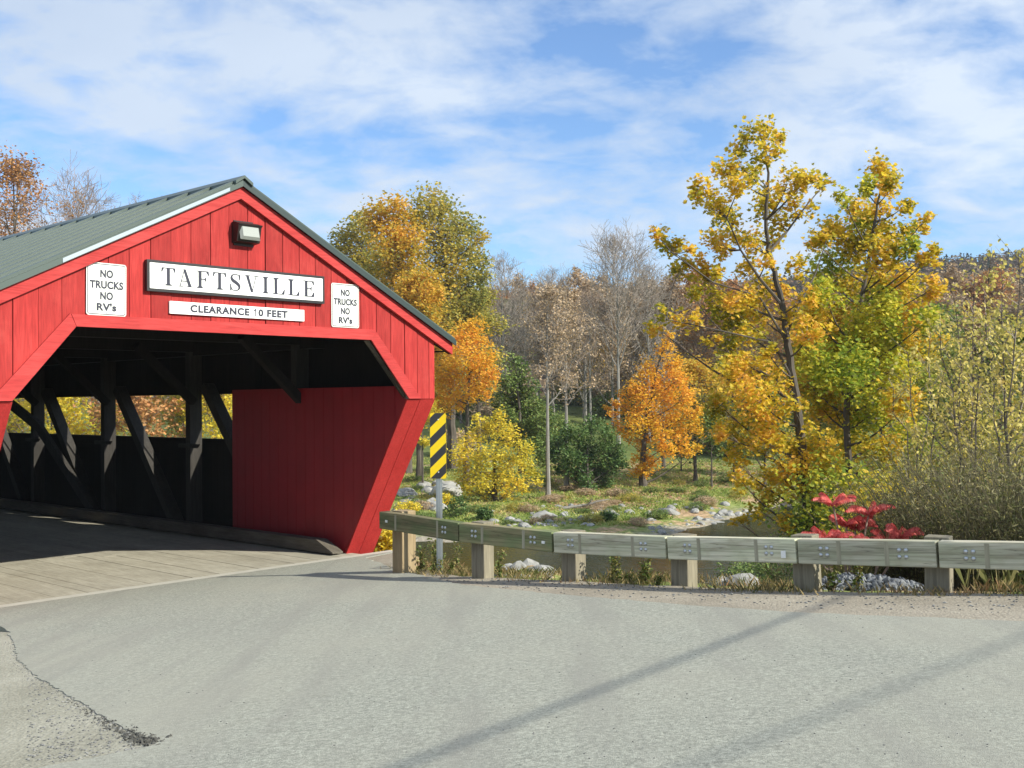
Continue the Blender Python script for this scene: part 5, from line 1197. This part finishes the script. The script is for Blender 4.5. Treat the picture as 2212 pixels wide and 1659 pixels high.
def riprap():
    g = np.random.default_rng(55); parts = []
    base = np.array([v.co[:] for v in rocks[0].vertices]); Fs = np.array([p.vertices[:] for p in rocks[0].polygons])
    for k in range(900):
        a = g.uniform(0, 6.28); r = math.sqrt(g.uniform()); u_, w_ = r*math.cos(a), r*math.sin(a); c = at(1860, 1240, 13.2); x = c[0] + u_*.85; y = c[1] + w_*1.15
        z = hz(x, y) + .26*(1-r*r) - .02; s_ = g.uniform(.05, .13); R = np.array(Euler(g.uniform(0, 6.28, 3)).to_matrix())
        parts.append((base*s_*np.array([1.1, .95, .9]) @ R.T + [x, y, z], Fs))
    o = link("crushed_stone", np_mesh("crushed_stone", parts), RIPRAP); kind(o, "stuff")
    parts = []
    for k in range(800):
        t = g.uniform(); q = np.array([(1-t)*-1.2 + t*9, 0]); x = q[0]; ye = np.interp(x, EDGE[:, 0], EDGE[:, 1]); y = ye - g.uniform(.2, 1.6); s_ = g.uniform(.008, .03)*(1+.5*g.uniform()); z = float(road_z(x, y)) + .004
        parts.append((base*s_ + [x, y, z], Fs))
    for k in range(900):
        p = gp(60 + 300*g.uniform(), 1450 + 200*g.uniform()); s_ = g.uniform(.008, .028); parts.append((base*s_ + [p[0], p[1], float(road_z(*p)) + .008], Fs))
    LB = np.array(left_b)
    for k in range(1500):
        i = g.integers(0, len(LB)-1); t = g.uniform(); p = LB[i]*(1-t) + LB[i+1]*t + g.normal(size=2)*.07*(1 + .8*(i > 4)); s_ = g.uniform(.005, .018)*(1 + 1.6*(i > 5)*g.uniform()); R = np.array(Euler(g.uniform(0, 6.28, 3)).to_matrix()); parts.append((base*s_ @ R.T + [p[0], p[1], float(road_z(*p)) + .004], Fs))
    for k in range(260):
        p = gp(150 + 2000*g.uniform(), 1300 + 350*g.uniform()); s_ = g.uniform(.006, .016); parts.append((base*s_ + [p[0], p[1], float(road_z(*p)) + .014], Fs))
    dark = []
    for k in range(340):
        t = g.uniform()**.6*2.98; i = 3 + int(t); q = t % 1; p = LB[i]*(1-q) + LB[i+1]*q + g.normal(size=2)*(.018 + .012*t) + np.array([-.02, -.03]); s_ = g.uniform(.012, .034)*(.5 + t*.30); R = np.array(Euler(g.uniform(0, 6.28, 3)).to_matrix())
        dark.append((base*s_*np.array([1.2, 1, .6]) @ R.T + [p[0], p[1], float(road_z(*p)) + .006], Fs))
    o = link("broken_asphalt", np_mesh("broken_asphalt", dark), plain("broken_asphalt_chunks", (.07, .068, .06), .95, var=.4, nscale=30)); kind(o, "stuff")
    o = link("loose_gravel", np_mesh("loose_gravel", parts), STONE); kind(o, "stuff")
riprap()
# driftwood branch
b = base_at(1255, 63); m = MB(); m.tube([(-1.4, -.3, .1), (-.5, 0, .22), (.3, .1, .30), (.9, .1, .5), (1.6, .2, .62)], [.07, .10, .09, .06, .02], 6); m.tube([(.3, .1, .3), (.5, -.2, .55), (.6, -.3, .9)], [.05, .04, .015], 5)
tag(m.obj("driftwood", BARK_PALE, clean=False, loc=b), "bleached driftwood branch lying on the far bank grass", "branch")

# ------------------------------------------------------------------ faint autumn haze between here and the hill
def haze():
    m = bpy.data.materials.new("thin_haze"); m.use_nodes = True; nt = m.node_tree; nt.nodes.clear()
    out = nt.nodes.new('ShaderNodeOutputMaterial'); v = nt.nodes.new('ShaderNodeVolumePrincipled')
    v.inputs['Color'].default_value = (.86, .92, 1.0, 1); v.inputs['Density'].default_value = .0002
    nt.links.new(v.outputs[0], out.inputs['Volume'])
    b = MB(); b.box((75, 340, 44), (740, 790, 102)); o = link("haze", b.mesh("haze"), m); kind(o, "stuff")
haze()
